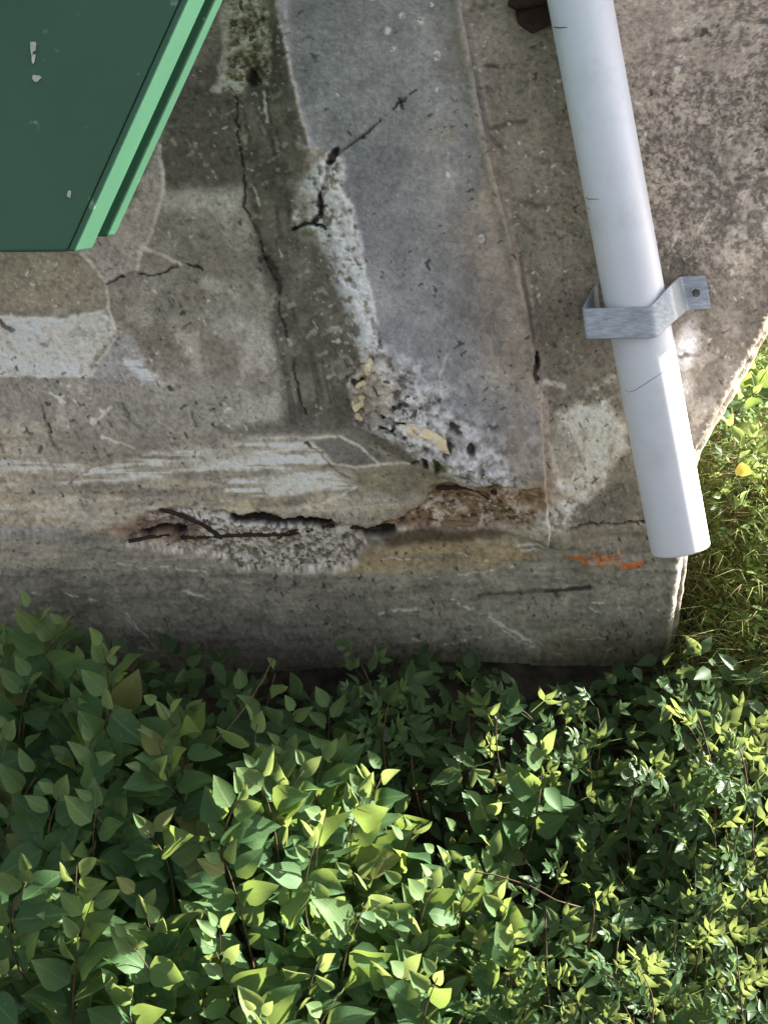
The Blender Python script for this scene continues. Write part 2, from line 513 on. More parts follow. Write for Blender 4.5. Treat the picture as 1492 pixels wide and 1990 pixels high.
# ---- leached white break along the channel
cr1 = pm([(652, 294), (600, 338), (578, 378), (570, 440), (612, 458), (644, 496), (668, 566), (700, 622), (716, 690), (760, 700), (728, 612), (712, 530), (700, 440), (672, 370), (666, 310)], 6, 1.2)
n_cr = fbm(X, Y, 16, octv=4, seed=240, gain=0.7)
mixc((200, 199, 199), cr1 * sstep(0.36, 0.52, n_cr + 0.04) * 0.92)
mixc((112, 104, 88), cr1 * (1 - sstep(0.30, 0.40, n_cr)) * 0.8)
mixc((160, 152, 128), blob(590, 400, 16, 30, 0.6) * 0.5)
H += cr1 * (0.004 + 0.022 * (n_cr - 0.5))
mixc((192, 194, 204), lm([(648, 480), (690, 590), (722, 680)], 12, 18, 1.2) * sstep(0.40, 0.52, n_cr) * 0.7)
cr2 = pm([(730, 676), (806, 722), (862, 780), (905, 812), (966, 862), (1024, 925), (1046, 962), (960, 950), (900, 925), (862, 902), (800, 866), (752, 842), (694, 826), (676, 740), (700, 700)], 7, 1.2)
n_rb = fbm(X, Y, 22, octv=4, seed=250, gain=0.65)
mixc((160, 158, 158), cr2 * 0.95)
mixc((196, 194, 191), cr2 * sstep(0.50, 0.60, n_rb) * 0.85)
mixc((92, 88, 80), cr2 * (1 - sstep(0.34, 0.42, n_rb)) * 0.9)
mixc((150, 136, 108), cr2 * blob(720, 760, 50, 60, 0.5) * 0.6)
H += cr2 * (-0.008 + 0.05 * (n_rb - 0.5))
pr = lm([(760, 690), (820, 730), (880, 800), (960, 858)], 16, 28, 1) * sstep(0.44, 0.52, n_cr)
mixc((168, 168, 172), pr * 0.6)
# ---- rusty spall on the right, with exposed stones
sp2 = pm([(846, 944), (900, 930), (960, 925), (1040, 925), (1056, 950), (1030, 985), (1018, 1012), (960, 1018), (870, 1028), (790, 1024), (744, 1032), (700, 1038), (780, 1004), (830, 975)], 5, 1.3)
n_s2 = fbm(X, Y, 11, 8, octv=3, seed=260, gain=0.75)
mixc((136, 114, 90), sp2)
mixc((182, 168, 144), sp2 * sstep(0.53, 0.62, n_s2) * 0.85)
mixc((118, 84, 54), sp2 * sstep(0.48, 0.6, fbm(X, Y, 40, octv=3, seed=265)) * 0.75)
mixc((60, 46, 34), sp2 * (1 - sstep(0.33, 0.42, n_s2)) * 0.85)
H += sp2 * (-0.012 + 0.012 * (n_s2 - 0.5))
rs = blob(1030, 940, 30, 26, 0.5)
mixc((140, 108, 66), rs * 0.6)
# ---- spall with bare reinforcement on the left
sp1 = pm([(246, 1052), (270, 1015), (310, 988), (400, 985), (452, 1002), (560, 1006), (640, 1008), (690, 1032), (706, 1062), (690, 1096), (640, 1110), (560, 1114), (470, 1112), (440, 1092), (400, 1080), (340, 1078), (290, 1066)], 5, 1.3)
n_s1 = fbm(X, Y, 9, 6.5, octv=3, seed=270, gain=0.8)
mixc((158, 150, 138), sp1)
mixc((205, 199, 188), sp1 * sstep(0.52, 0.60, n_s1) * 0.85)
mixc((96, 88, 78), sp1 * (1 - sstep(0.38, 0.46, n_s1)) * 0.8)
mixc((98, 74, 56), sp1 * blob(320, 1035, 70, 26, 0.6, 8) * 0.8)
H += sp1 * (-0.014 + 0.010 * (n_s1 - 0.5))
for pts, w in (([(456, 1010), (500, 1016), (540, 1022), (560, 1016), (600, 1014), (646, 1030)], 7), ([(590, 1018), (640, 1032)], 7), ([(694, 1040), (730, 1038), (760, 1032)], 5),
               ([(280, 1046), (330, 1030), (356, 1042)], 5)):
    v = lm(pts, w, 5, 1)
    mixc((22, 20, 17), v * 0.95)  # near-black paints the shade inside the voids
    H -= v * 0.016
# mossy stones at the top by the girder
ms = pm([(440, 0), (470, -60), (500, -40), (520, 20), (530, 110), (524, 165), (490, 150), (470, 180), (420, 180), (440, 120), (436, 40)], 6, 1.2)
n_m = fbm(X, Y, 18, octv=4, seed=280, gain=0.8)
mixc((140, 132, 104), ms * 0.95)
mixc((196, 188, 168), ms * sstep(0.54, 0.63, n_m) * 0.85)
mixc((72, 66, 46), ms * (1 - sstep(0.36, 0.45, n_m)) * 0.85)
H += ms * (-0.006 + 0.028 * (n_m - 0.5))
mixc((190, 182, 168), lm([(438, 20), (442, 90), (430, 150), (416, 178)], 5, 8, 1.2) * 0.7)
mixc((40, 36, 28), blob(497, 150, 14, 16, 0.5) * 0.9)
H -= blob(497, 150, 14, 16, 0.5) * 0.025
# cracks, holes and slots
for pts, w, a, dep in (
        ([(205, 553), (232, 540), (262, 531), (310, 534), (338, 518), (360, 513), (380, 518), (396, 528)], 1.6, .85, .012),
        ([(810, 178), (795, 192), (775, 206), (742, 238), (722, 250), (705, 272), (668, 300), (645, 318)], 1.5, .85, .010),
        ([(656, 300), (642, 318)], 6, .9, .03), ([(640, 318), (632, 356), (620, 400)], 3, .5, .01),
        ([(772, 200), (780, 214)], 3, .6, .01),
        ([(456, 190), (468, 260), (474, 400), (500, 440), (516, 490), (536, 545), (540, 580), (570, 690), (584, 760), (597, 806)], 1.8, .7, .010),
        ([(524, 500), (538, 520), (542, 570)], 4, .6, .012), ([(520, 170), (528, 240), (560, 300)], 1.4, .4, .004),
        ([(576, 446), (596, 436), (630, 440), (642, 452)], 5, .9, .025), ([(624, 388), (628, 416), (612, 430)], 5, .8, .02),
        ([(1033, 684), (1034, 706), (1036, 728)], 6, .9, .03),
        ([(740, 800), (760, 806), (782, 812)], 3, .9, .02), ([(742, 826), (764, 828), (782, 838)], 3.5, .9, .02), ([(762, 800), (766, 826)], 2.5, .8, .02), ([(770, 780), (784, 776)], 4, .8, .015),
        ([(806, 896), (814, 888)], 4, .9, .02), ([(828, 880), (832, 902)], 3, .9, .02), ([(846, 878), (850, 904)], 4, .8, .02), ([(910, 850), (914, 858)], 6, .9, .02), ([(880, 820), (884, 828)], 4, .7, .015),
        ([(1098, 1019), (1150, 1017), (1200, 1019), (1256, 1017)], 1.5, .9, .010),
        ([(690, 740), (706, 735)], 5, .7, .015), ([(678, 725), (690, 718)], 3, .7, .01),
        ([(130, 938), (160, 920), (190, 912)], 1.2, .6, .002), ([(80, 795), (100, 850), (115, 870)], 2, .5, .003), ([(240, 790), (272, 840)], 1.8, .4, .002), ([(370, 800), (378, 830)], 2, .5, .003),
        ([(0, 850), (8, 880)], 2, .6, .003), ([(594, 860), (604, 862)], 3, .8, .006), ([(4, 620), (28, 640)], 3, .7, .004), ([(84, 664), (92, 668)], 4, .6, .004), ([(355, 570), (366, 578)], 3, .4, .002),
        ([(324, 752), (330, 758)], 4, .8, .005), ([(216, 822), (219, 826)], 3, .6, .003), ([(600, 862), (640, 905), (675, 930)], 1.2, .6, .002),
        ([(1280, 690), (1340, 688)], 1.5, .5, .003), ([(720, 620), (735, 640), (742, 668)], 3, .6, .008), ([(1325, 690), (1356, 686)], 1.5, .6, .003)):
    if len(pts) > 3:
        wv = 0.25 + 1.3 * fbm(X, Y, 26, octv=3, seed=int(pts[0][0]) % 97 + 600)
        d_ = seg_dist(X + (wx - X) * 1.1, Y + (wy - Y) * 1.1, pts)
        m = (1 - sstep(w * wv * 0.5, w * wv * 0.5 + 1.8, d_)) * sstep(0.27, 0.40, fbm(X, Y, 34, octv=2, seed=int(pts[0][1]) % 89 + 700))
    else:
        m = lm(pts, w * 0.8, 2.6, 1.2)
    mixc((58, 53, 46), m * (a * 0.9 if a > .6 else a * 0.65))
    H -= m * dep
# moss in the slot
mixc((74, 84, 38), blob(852, 886, 14, 10, 0.6) * 0.8)
mixc((88, 92, 44), blob(600, 452, 14, 8, 0.6) * 0.5)
# white and dark flecks
fl = fbm(X, Y, 7, octv=1, seed=300)
mixc((205, 198, 184), sstep(0.86, 0.93, fl) * sstep(0.48, 0.62, fbm(X, Y, 70, seed=305)) * 0.7 * (1 - low * 0.5) * (1 - 0.7 * chan))
mixc((52, 48, 42), sstep(0.86, 0.93, fbm(X, Y, 8, octv=1, seed=310)) * sstep(0.45, 0.6, fbm(X, Y, 90, seed=315)) * 0.75)
for px, py, w in ((845, 117, 6), (815, 50, 5), (763, 104, 4), (780, 42, 4), (754, 70, 5), (930, 462, 5), (868, 342, 4), (1270, 142, 4), (1315, 136, 5), (1255, 260, 4), (180, 818, 6), (120, 778, 5), (200, 850, 4),
                  (845, 180, 3), (838, 20, 3), (660, 190, 2), (725, 6, 4), (770, 5, 4)):
    mixc((222, 216, 204), blob(px, py, w, w * 1.4, 0.4, rnd.uniform(-40, 40), .4) * 0.95)
for pts in ([(207, 850), (262, 874)], [(185, 818), (212, 795), (216, 790)], [(100, 765), (128, 782)], [(495, 365), (508, 400)], [(516, 180), (522, 240)], [(1360, 440), (1376, 415)], [(1303, 480), (1318, 450)]):
    mixc((214, 206, 190), lm(pts, 1.2, 2.5, .6) * 0.7)

pb = sstep(0.74, 0.82, fbm(X, Y, 11, octv=1, seed=340)) * sstep(0.40, 0.55, fbm(X, Y, 60, seed=345))
mixc((168, 160, 142), pb * np.clip(band + blob(420, 260, 110, 130, 0.5), 0, 1) * 0.55)
H += pb * band * 0.003
dk = sstep(0.60, 0.72, fbm(X, Y, 8, octv=2, seed=350))
C = C * (1 - 0.13 * dk * (1 - 0.5 * chan))[:, None]
# overall grain
C *= (1 + 0.24 * (n_fin - 0.5) + 0.24 * (n_grain - 0.5) + 0.22 * (n_mid - 0.5) + 0.24 * (n_big - 0.5))[:, None]
rough_mask = np.clip(1 - chan * 0.6, 0, 1)
H += rough_mask * (0.004 * (n_mid - 0.5) + 0.0035 * (n_fin - 0.5) + 0.0025 * (n_grain - 0.5))
H += 0.010 * (n_big - 0.5)
# broken right-hand edge
ed = Eg.ravel() - X
H -= np.clip(1 - ed / 22.0, 0, 1) ** 2 * (0.010 + 0.016 * fbm(X, Y, 40, octv=3, seed=330))
gr_ = C.mean(1, keepdims=True)
C = (C * 0.74 + gr_ * 0.26) * np.array([[1.005, 0.988, 0.985]])
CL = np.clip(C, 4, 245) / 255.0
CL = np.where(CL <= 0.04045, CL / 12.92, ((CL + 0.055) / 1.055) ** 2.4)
CL = np.clip(CL * 1.58, 0, 0.78)       # measured face tones -> reflectance

zc = np.interp(Y, PY, ZC)
th = np.array([tilt(y) for y in ys])
TH = np.repeat(th, NX)
fwd, upv = np.array(FWD), np.array(UP)
P = np.array(CAM)[None, :] + fwd[None, :] * zc[:, None] + np.array([1.0, 0, 0])[None, :] * ((X - CX) / FPX * zc)[:, None] - upv[None, :] * ((Y - CY) / FPX * zc)[:, None]
NRM = -fwd[None, :] * np.cos(TH)[:, None] - upv[None, :] * np.sin(TH)[:, None]
P = P + NRM * H[:, None]

# concrete material: stains, colour and painted light and shade from the face's own colour layer, grain and pores from noise
mconc, nt, p = new_mat('weathered_concrete')
at = nt.nodes.new('ShaderNodeAttribute')
at.attribute_name = 'stain_and_light'
tc = nt.nodes.new('ShaderNodeTexCoord')
na = nt.nodes.new('ShaderNodeTexNoise')
na.inputs['Scale'].default_value = 420
na.inputs['Detail'].default_value = 3
mr = nt.nodes.new('ShaderNodeMapRange')
mr.inputs[1].default_value, mr.inputs[2].default_value = 0.3, 0.7
mr.inputs[3].default_value, mr.inputs[4].default_value = 0.87, 1.13
mul = nt.nodes.new('ShaderNodeMix')
mul.data_type = 'RGBA'
mul.blend_type = 'MULTIPLY'
mul.inputs['Factor'].default_value = 1
nb = nt.nodes.new('ShaderNodeTexNoise')
nb.inputs['Scale'].default_value = 160
nb.inputs['Detail'].default_value = 6
bp = nt.nodes.new('ShaderNodeBump')
bp.inputs['Strength'].default_value = 0.5
bp.inputs['Distance'].default_value = 0.004
L = nt.links.new
L(tc.outputs['Object'], na.inputs['Vector'])
L(tc.outputs['Object'], nb.inputs['Vector'])
L(na.outputs[0], mr.inputs[0])
L(at.outputs['Color'], mul.inputs[6])
L(mr.outputs[0], mul.inputs[7])
L(mul.outputs[2], p.inputs['Base Color'])
L(nb.outputs[0], bp.inputs['Height'])
L(bp.outputs[0], p.inputs['Normal'])
p.inputs['Roughness'].default_value = 0.92
p.inputs['Specular IOR Level'].default_value = 0.25
mconc_plain = noisy_mat('bare_concrete', (128, 120, 106), (170, 162, 146), 0.95, 14, 0.6, 120, dist=0.004)

abut = empty('concrete_abutment', wall_pt(700, 1400), 'cracked grey concrete bridge abutment with spalled rusty lower edge', 'abutment')


def grid_mesh(name, P_, ny, nx, mat, colours=None):
    me = bpy.data.meshes.new(name)
    me.vertices.add(ny * nx)
    me.vertices.foreach_set('co', P_.astype(np.float32).ravel())
    idx = np.arange(ny * nx).reshape(ny, nx)
    q = np.stack([idx[:-1, :-1], idx[1:, :-1], idx[1:, 1:], idx[:-1, 1:]], -1).reshape(-1)
    nf = (ny - 1) * (nx - 1)
    me.loops.add(nf * 4)
    me.loops.foreach_set('vertex_index', q.astype(np.int32))
    me.polygons.add(nf)
    me.polygons.foreach_set('loop_start', np.arange(0, nf * 4, 4, dtype=np.int32))
    me.polygons.foreach_set('loop_total', np.full(nf, 4, dtype=np.int32))
    me.update(calc_edges=True)
    me.validate()
    me.polygons.foreach_set('use_smooth', np.ones(nf, bool))
    if colours is not None:
        a = me.color_attributes.new('stain_and_light', 'FLOAT_COLOR', 'POINT')
        a.data.foreach_set('color', np.concatenate([colours, np.ones((len(colours), 1))], 1).astype(np.float32).ravel())
    me.materials.append(mat)
    o = bpy.data.objects.new(name, me)
    col.objects.link(o)
    return o


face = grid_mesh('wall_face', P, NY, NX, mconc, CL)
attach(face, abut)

# chamfered, broken end of the wall and its solid body behind the face
PG = P.reshape(NY, NX, 3)
er = PG[:, -1, :]
keep = np.arange(0, NY, 3)
ev, ef = [], []
BACK = 0.75
for k, i in enumerate(keep):
    a = Vector(er[i])
    j = float(fbm(np.array([50.0]), np.array([ys[i]]), 30, octv=3, seed=400)[0]) - 0.5
    j2 = float(fbm(np.array([90.0]), np.array([ys[i]]), 12, octv=3, seed=410)[0]) - 0.5
    b = a + RT * (0.015 + 0.014 * j) + FWD * (0.018 + 0.008 * j2)
    c = b + Vector((-0.06, BACK, 0))
    mid = a.lerp(b, 0.5) + (RT - FWD) * 0.002 * (1 + 2 * j2)
    ev += [a, mid, b, c]
for k in range(len(keep) - 1):
    for m_ in range(3):
        ef.append((4 * k + m_, 4 * k + 4 + m_, 4 * k + 5 + m_, 4 * k + 1 + m_))
endf = mesh_obj('end_face', ev, ef, mconc_plain, abut, True)
# body: top, left, bottom and back
idxs = []
ring = [Vector(PG[0, i]) for i in range(0, NX, 8)] + [Vector(er[i]) for i in range(0, NY, 8)] + [Vector(PG[-1, i]) for i in range(NX - 1, -1, -8)] + [Vector(PG[i, 0]) for i in range(NY - 1, -1, -8)]
bv, bf = [], []
for v in ring:
    bv += [v + FWD * 0.004, v + Vector((-0.05, BACK, 0))]
n = len(ring)
ntop = len(range(0, NX, 8))
nrt = len(range(0, NY, 8))
for i in range(n):
    j = (i + 1) % n
    if ntop <= i < ntop + nrt - 1:
        continue
    bf.append((2 * i, 2 * j, 2 * j + 1, 2 * i + 1))
bf.append(tuple(2 * i + 1 for i in range(n)))
mesh_obj('wall_core', bv, bf, mconc_plain, abut)

HG = H.reshape(NY, NX)


def local_h(px, py, w=0):
    r_ = int(np.argmin(np.abs(ys - py)))
    c_ = int(np.argmin(np.abs(Xg[r_] - px)))
    return float(HG[max(0, r_ - w):r_ + w + 1, max(0, c_ - w):c_ + w + 1].mean())


# ---- reinforcing bars lying bare in the spalls
mrust = noisy_mat('rusted_steel', (30, 21, 16), (64, 40, 28), 0.9, 60, 0.9, 500, dist=0.002)


def bar(pts, r, lift):
    P_ = [wall_pt(px, py + rnd.uniform(-2.5, 2.5), lift + local_h(px, py, 4) + rnd.uniform(-.003, .002)) for px, py in pts]
    Q = []
    for a, b in zip(P_[:-1], P_[1:]):
        m_ = max(2, int((b - a).length / 0.008))
        for k in range(m_):
            Q.append(a.lerp(b, k / m_) + Vector((0, 0, rnd.uniform(-.0008, .0008))))
    Q.append(P_[-1])
    rad = [r * (1 + 0.18 * (k % 2) + rnd.uniform(-.1, .1)) for k in range(len(Q))]
    v, f = tube(Q, rad, 8)
    return mesh_obj('reinforcing_bar', v, f, mrust, abut, True)


bar([(350, 1054), (450, 1051), (560, 1047), (640, 1041), (742, 1037)], 0.0045, 0.004)
bar([(250, 1053), (290, 1054), (330, 1050)], 0.004, 0.003)
bar([(312, 990), (350, 1006), (395, 1028), (430, 1050)], 0.0045, 0.003)
bar([(848, 950), (900, 944), (962, 940)], 0.0042, 0.002)
bar([(900, 936), (930, 948), (955, 962)], 0.0022, 0.002)
bar([(540, 1052), (560, 1042), (580, 1040)], 0.002, 0.004)

# ---- bits of stone exposed in the broken concrete
stone_meshes = []
for k in range(6):
    bm = bmesh.new()
    bmesh.ops.create_icosphere(bm, subdivisions=2, radius=1.0)
    for v in bm.verts:
        d = v.co.normalized()
        f = 1 + 0.35 * math.sin(3.1 * d.x + k) * math.cos(2.7 * d.y + 2 * k) + 0.2 * math.sin(5 * d.z + k * 1.7)
        v.co = Vector((d.x * f, d.y * f * 0.8, d.z * f * 0.6))
    me = bpy.data.meshes.new('exposed_stone')
    bm.to_mesh(me)
    bm.free()
    stone_meshes.append(me)
mst = [noisy_mat('pale_stone', (150, 144, 134), (205, 200, 190), 0.9, 60, 0.4, 400),
       noisy_mat('brown_stone', (112, 92, 70), (160, 140, 112), 0.9, 60, 0.4, 400),
       noisy_mat('cream_stone', (232, 206, 156), (252, 240, 208), 0.85, 30, 0.4, 300),
       noisy_mat('dark_stone', (80, 76, 70), (120, 114, 104), 0.9, 60, 0.4, 400)]
smesh = {}


def stone(px, py, size, mi, sx=1.0, sy=1.0, rot=None, lift=0.0):
    k = rnd.randrange(6)
    key = (k, mi)
    if key not in smesh:
        me = stone_meshes[k].copy()
        me.materials.append(mst[mi])
        smesh[key] = me
    o = bpy.data.objects.new('exposed_stone', smesh[key])
    s = size / FPX * wall_z(py)
    nrm = wall_n(py)
    q = nrm.to_track_quat('Z', 'Y').to_matrix() @ Matrix.Rotation(rnd.uniform(0, 6.28) if rot is None else R(rot), 3, 'Z')
    loc = wall_pt(px, py, local_h(px, py, 1) - 0.12 * s + lift)
    o.matrix_basis = Matrix.Translation(loc) @ q.to_4x4() @ Matrix.Diagonal((s * sx, s * sy, s * 0.9, 1))
    col.objects.link(o)
    attach(o, abut)
    return o


def scatter(pts, n_, smin, smax, mats, lift=-0.004):
    xs, ys_ = [p_[0] for p_ in pts], [p_[1] for p_ in pts]
    c = 0
    while c < n_:
        x, y = rnd.uniform(min(xs), max(xs)), rnd.uniform(min(ys_), max(ys_))
        if poly_sd(np.array([x]), np.array([y]), pts)[0] < 0:
            continue
        stone(x, y, rnd.uniform(smin, smax), rnd.choice(mats), rnd.uniform(.8, 1.2), rnd.uniform(.7, 1.1), lift=lift)
        c += 1


scatter([(430, 1062), (600, 1056), (700, 1060), (690, 1096), (620, 1108), (470, 1110)], 60, 3.0, 6.5, [0, 0, 3, 1], 0.0)
scatter([(280, 1000), (400, 990), (440, 1030), (440, 1075), (330, 1072)], 26, 3, 6, [0, 1, 3], 0.0)
scatter([(790, 1018), (860, 970), (1030, 940), (1020, 1010), (900, 1022)], 60, 3, 7, [1, 1, 0, 1], 0.0)
scatter([(700, 720), (760, 720), (860, 790), (1000, 920), (900, 918), (760, 838), (700, 815)], 46, 4, 8, [0, 0, 3], -0.001)
scatter([(445, 10), (500, -20), (522, 60), (520, 140), (450, 160)], 22, 5, 9, [0, 1, 3], -0.001)
for a in ((733, 806, 11, 0), (756, 814, 12, 0), (776, 826, 12, 0), (744, 836, 10, 0), (772, 796, 10, 0)):
    stone(*a, lift=0.0)
for a in ((716, 706, 9, .8, 1.5), (706, 742, 9, 1.3, .7), (704, 768, 10, .9, 1.6), (692, 782, 8, .7, 1.4), (698, 806, 7, .8, 1.2)):
    stone(a[0], a[1], a[2] * 1.5, 2, a[3], a[4], 10, 0.0)
stone(828, 836, 24, 2, 2.0, 0.8, -32, 0.0)
stone(806, 822, 10, 2, 1.2, 0.9, -30, 0.0)
for (px, py, s) in ((845, 116, 5), (815, 48, 4.5), (930, 462, 4), (762, 104, 3.5), (782, 44, 3.5)):
    stone(px, py, s, 0, 1, 1.5, lift=0.0)
# pieces of broken slab on the nose right of the spall
stone(890, 1022, 16, 1, 2.2, 0.5, 0, 0.0)

# ------------------------------------------------------------------ green girder
mgreen, nt, p = new_mat('green_paint')
tc = nt.nodes.new('ShaderNodeTexCoord')
n1 = nt.nodes.new('ShaderNodeTexNoise')
n1.inputs['Scale'].default_value = 5
n1.inputs['Detail'].default_value = 5
rp = nt.nodes.new('ShaderNodeValToRGB')
rp.color_ramp.elements[0].position, rp.color_ramp.elements[1].position = .3, .7
rp.color_ramp.elements[0].color = (*lin((42, 83, 61)), 1)
rp.color_ramp.elements[1].color = (*lin((48, 92, 69)), 1)
nt.links.new(tc.outputs['Object'], n1.inputs['Vector'])
nt.links.new(n1.outputs[0], rp.inputs[0])
n2 = nt.nodes.new('ShaderNodeTexNoise')
n2.inputs['Scale'].default_value = 38
n2.inputs['Detail'].default_value = 3
nt.links.new(tc.outputs['Object'], n2.inputs['Vector'])
r2 = nt.nodes.new('ShaderNodeValToRGB')
r2.color_ramp.elements[0].position, r2.color_ramp.elements[1].position = .70, .78
mx = nt.nodes.new('ShaderNodeMix')
mx.data_type = 'RGBA'
nt.links.new(n2.outputs[0], r2.inputs[0])
nt.links.new(r2.outputs[0], mx.inputs[0])
nt.links.new(rp.outputs[0], mx.inputs[6])
mx.inputs[7].default_value = (*lin((110, 146, 122)), 1)
nt.links.new(mx.outputs[2], p.inputs['Base Color'])
p.inputs['Roughness'].default_value = 0.55
bpn = nt.nodes.new('ShaderNodeBump')
bpn.inputs['Strength'].default_value = 0.12
bpn.inputs['Distance'].default_value = 0.002
n3 = nt.nodes.new('ShaderNodeTexNoise')
n3.inputs['Scale'].default_value = 120
nt.links.new(tc.outputs['Object'], n3.inputs['Vector'])
nt.links.new(n3.outputs[0], bpn.inputs['Height'])
nt.links.new(bpn.outputs[0], p.inputs['Normal'])
mscr = noisy_mat('bare_scratch', (150, 160, 150), (190, 196, 186), 0.6, 40, 0.2)

# girder frame: O = its front lower right corner; a = along the girder, b = across (left), c = into the depth
GZ = 1.86
gn = wall_n(300)
O = U(146, 489, GZ)


def on_plane(px, py, o_, n_):
    d = (U(px, py, 1.0) - CAM)
    return CAM + d * ((o_ - CAM).dot(n_) / d.dot(n_))


A_ = (on_plane(367, 0, O, gn) - O)
ga = A_.normalized()
gb = (on_plane(-60, 491, O, gn) - O).normalized()
gc = -gn
girder = empty('steel_girder', O, 'dark green painted steel bridge girder above the abutment', 'girder')


def slab(name, l0, l1, w0, w1, d0, d1, mat, parent, bev=0.004):
    bm = bmesh.new()
    vv = [bm.verts.new(O + ga * l + gb * w + gc * d) for l in (l0, l1) for w in (w0, w1) for d in (d0, d1)]
    for f in ((0, 1, 3, 2), (4, 6, 7, 5), (0, 4, 5, 1), (2, 3, 7, 6), (0, 2, 6, 4), (1, 5, 7, 3)):
        bm.faces.new([vv[i] for i in f])
    bmesh.ops.recalc_face_normals(bm, faces=bm.faces)
    if bev:
        bmesh.ops.bevel(bm, geom=list(bm.edges), offset=bev, segments=2, affect='EDGES', profile=0.5)
    me = bpy.data.meshes.new(name)
    bm.to_mesh(me)
    bm.free()
    me.materials.append(mat)
    o = bpy.data.objects.new(name, me)
    col.objects.link(o)
    attach(o, parent)
    return o


slab('web_plate', 0, 1.1, 0.012, 0.72, 0.0, 0.016, mgreen, girder)
slab('side_flange', 0.0, 1.1, 0.0, 0.012 - .0005, 0.0, 0.112, mgreen, girder, 0.003)
slab('inner_web', 0.03, 1.1, 0.05, 0.07, 0.0165, 0.26, mgreen, girder, 0.002)
slab('bottom_flange', 0.02, 1.1, -0.004, 0.70, 0.172, 0.228, mgreen, girder, 0.004)
# paint chips on the web
for (px, py, l_, w_) in ((64, 88, .030, .010), (72, 152, .012, .014), (135, 377, .014, .008), (66, 112, .022, .006)):
    c0 = on_plane(px, py, O - gc * 0.0008, gn)
    vv = []
    for k in range(9):
        a = 2 * math.pi * k / 9
        rr = rnd.uniform(.6, 1.1)
        vv.append(c0 + UP * math.cos(a) * l_ * .5 * rr + RT * math.sin(a) * w_ * .5 * rr)
    ctop = [v - gc * 0.0004 for v in vv]
    mesh_obj('paint_chip', ctop + vv, [tuple(range(9))] + [(k, (k + 1) % 9, 9 + (k + 1) % 9, 9 + k) for k in range(9)], mscr, girder)

# ------------------------------------------------------------------ white drain pipe
mpvc, nt, p = new_mat('white_pvc')
tc = nt.nodes.new('ShaderNodeTexCoord')
n1 = nt.nodes.new('ShaderNodeTexNoise')
n1.inputs['Scale'].default_value = 9
n1.inputs['Detail'].default_value = 8
n1.inputs['Roughness'].default_value = 0.7
rp = nt.nodes.new('ShaderNodeValToRGB')
rp.color_ramp.elements[0].position, rp.color_ramp.elements[1].position = .25, .5
rp.color_ramp.elements[0].color = (*lin((206, 207, 211)), 1)
rp.color_ramp.elements[1].color = (*lin((222, 224, 233)), 1)
nt.links.new(tc.outputs['Object'], n1.inputs['Vector'])
nt.links.new(n1.outputs[0], rp.inputs[0])
nt.links.new(rp.outputs[0], p.inputs['Base Color'])
p.inputs['Roughness'].default_value = 0.42
p.inputs['Subsurface Weight'].default_value = 0.0
PR = 0.057
pa, pb = U(1105, -115, 2.205), U(1322, 1068, 2.415)
pdir = (pb - pa).normalized()
pref = (-FWD - pdir * (-FWD).dot(pdir)).normalized()
pbin = pdir.cross(pref)
pipe = empty('drain_pipe', pb, 'white plastic drain pipe strapped to the concrete wall', 'pipe')
SEG = 64
plen = (pb - pa).length
prof = [(0, PR), (plen * .5, PR), (plen - .004, PR), (plen - .0012, PR - .0012), (plen, PR - .003), (plen, PR - .006), (plen - .3, PR - .007), (0, PR - .007)]
vv, ff = [], []
for d_, r_ in prof:
    for k in range(SEG):
        a = 2 * math.pi * k / SEG
        vv.append(pa + pdir * d_ + (pref * math.cos(a) + pbin * math.sin(a)) * r_)
for i in range(len(prof)):
    j = (i + 1) % len(prof)
    for k in range(SEG):
        k2 = (k + 1) % SEG
        ff.append((i * SEG + k, i * SEG + k2, j * SEG + k2, j * SEG + k))
tubeo = mesh_obj('pipe_wall', vv, ff, mpvc, pipe, True)
mdark = noisy_mat('dark_scratch', (70, 70, 72), (110, 108, 104), 0.8, 60, 0.1)


def on_pipe(px, py):
    """nearest hit of the sight line with the pipe's outside"""
    d = (U(px, py, 1.0) - CAM).normalized()
    m_ = CAM - pa
    dd = d - pdir * d.dot(pdir)
    mm = m_ - pdir * m_.dot(pdir)
    a, b, c = dd.dot(dd), 2 * dd.dot(mm), mm.dot(mm) - PR * PR
    disc = max(b * b - 4 * a * c, 0)
    t = (-b - math.sqrt(disc)) / (2 * a)
    return CAM + d * t


def pipe_mark(name, pts, r):
    Q = []
    for a, b in zip(pts[:-1], pts[1:]):
        for k in range(8):
            Q.append(on_pipe(a[0] + (b[0] - a[0]) * k / 8, a[1] + (b[1] - a[1]) * k / 8))
    Q.append(on_pipe(*pts[-1]))
    rr = [r * (0.35 + 0.65 * math.sin(math.pi * (k + .5) / len(Q))) for k in range(len(Q))]
    v, f = tube(Q, rr, 6)
    return mesh_obj(name, v, f, mdark, pipe, True)


pipe_mark('score_line', [(1212, 758), (1222, 762), (1234, 758), (1256, 744), (1280, 728), (1308, 706)], 0.0006)
pipe_mark('scratch', [(1074, 52), (1084, 54), (1102, 53)], 0.0011)
pipe_mark('scratch', [(1136, 384), (1144, 387), (1164, 387)], 0.0008)
pipe_mark('scratch', [(1140, 403), (1146, 407)], 0.0007)

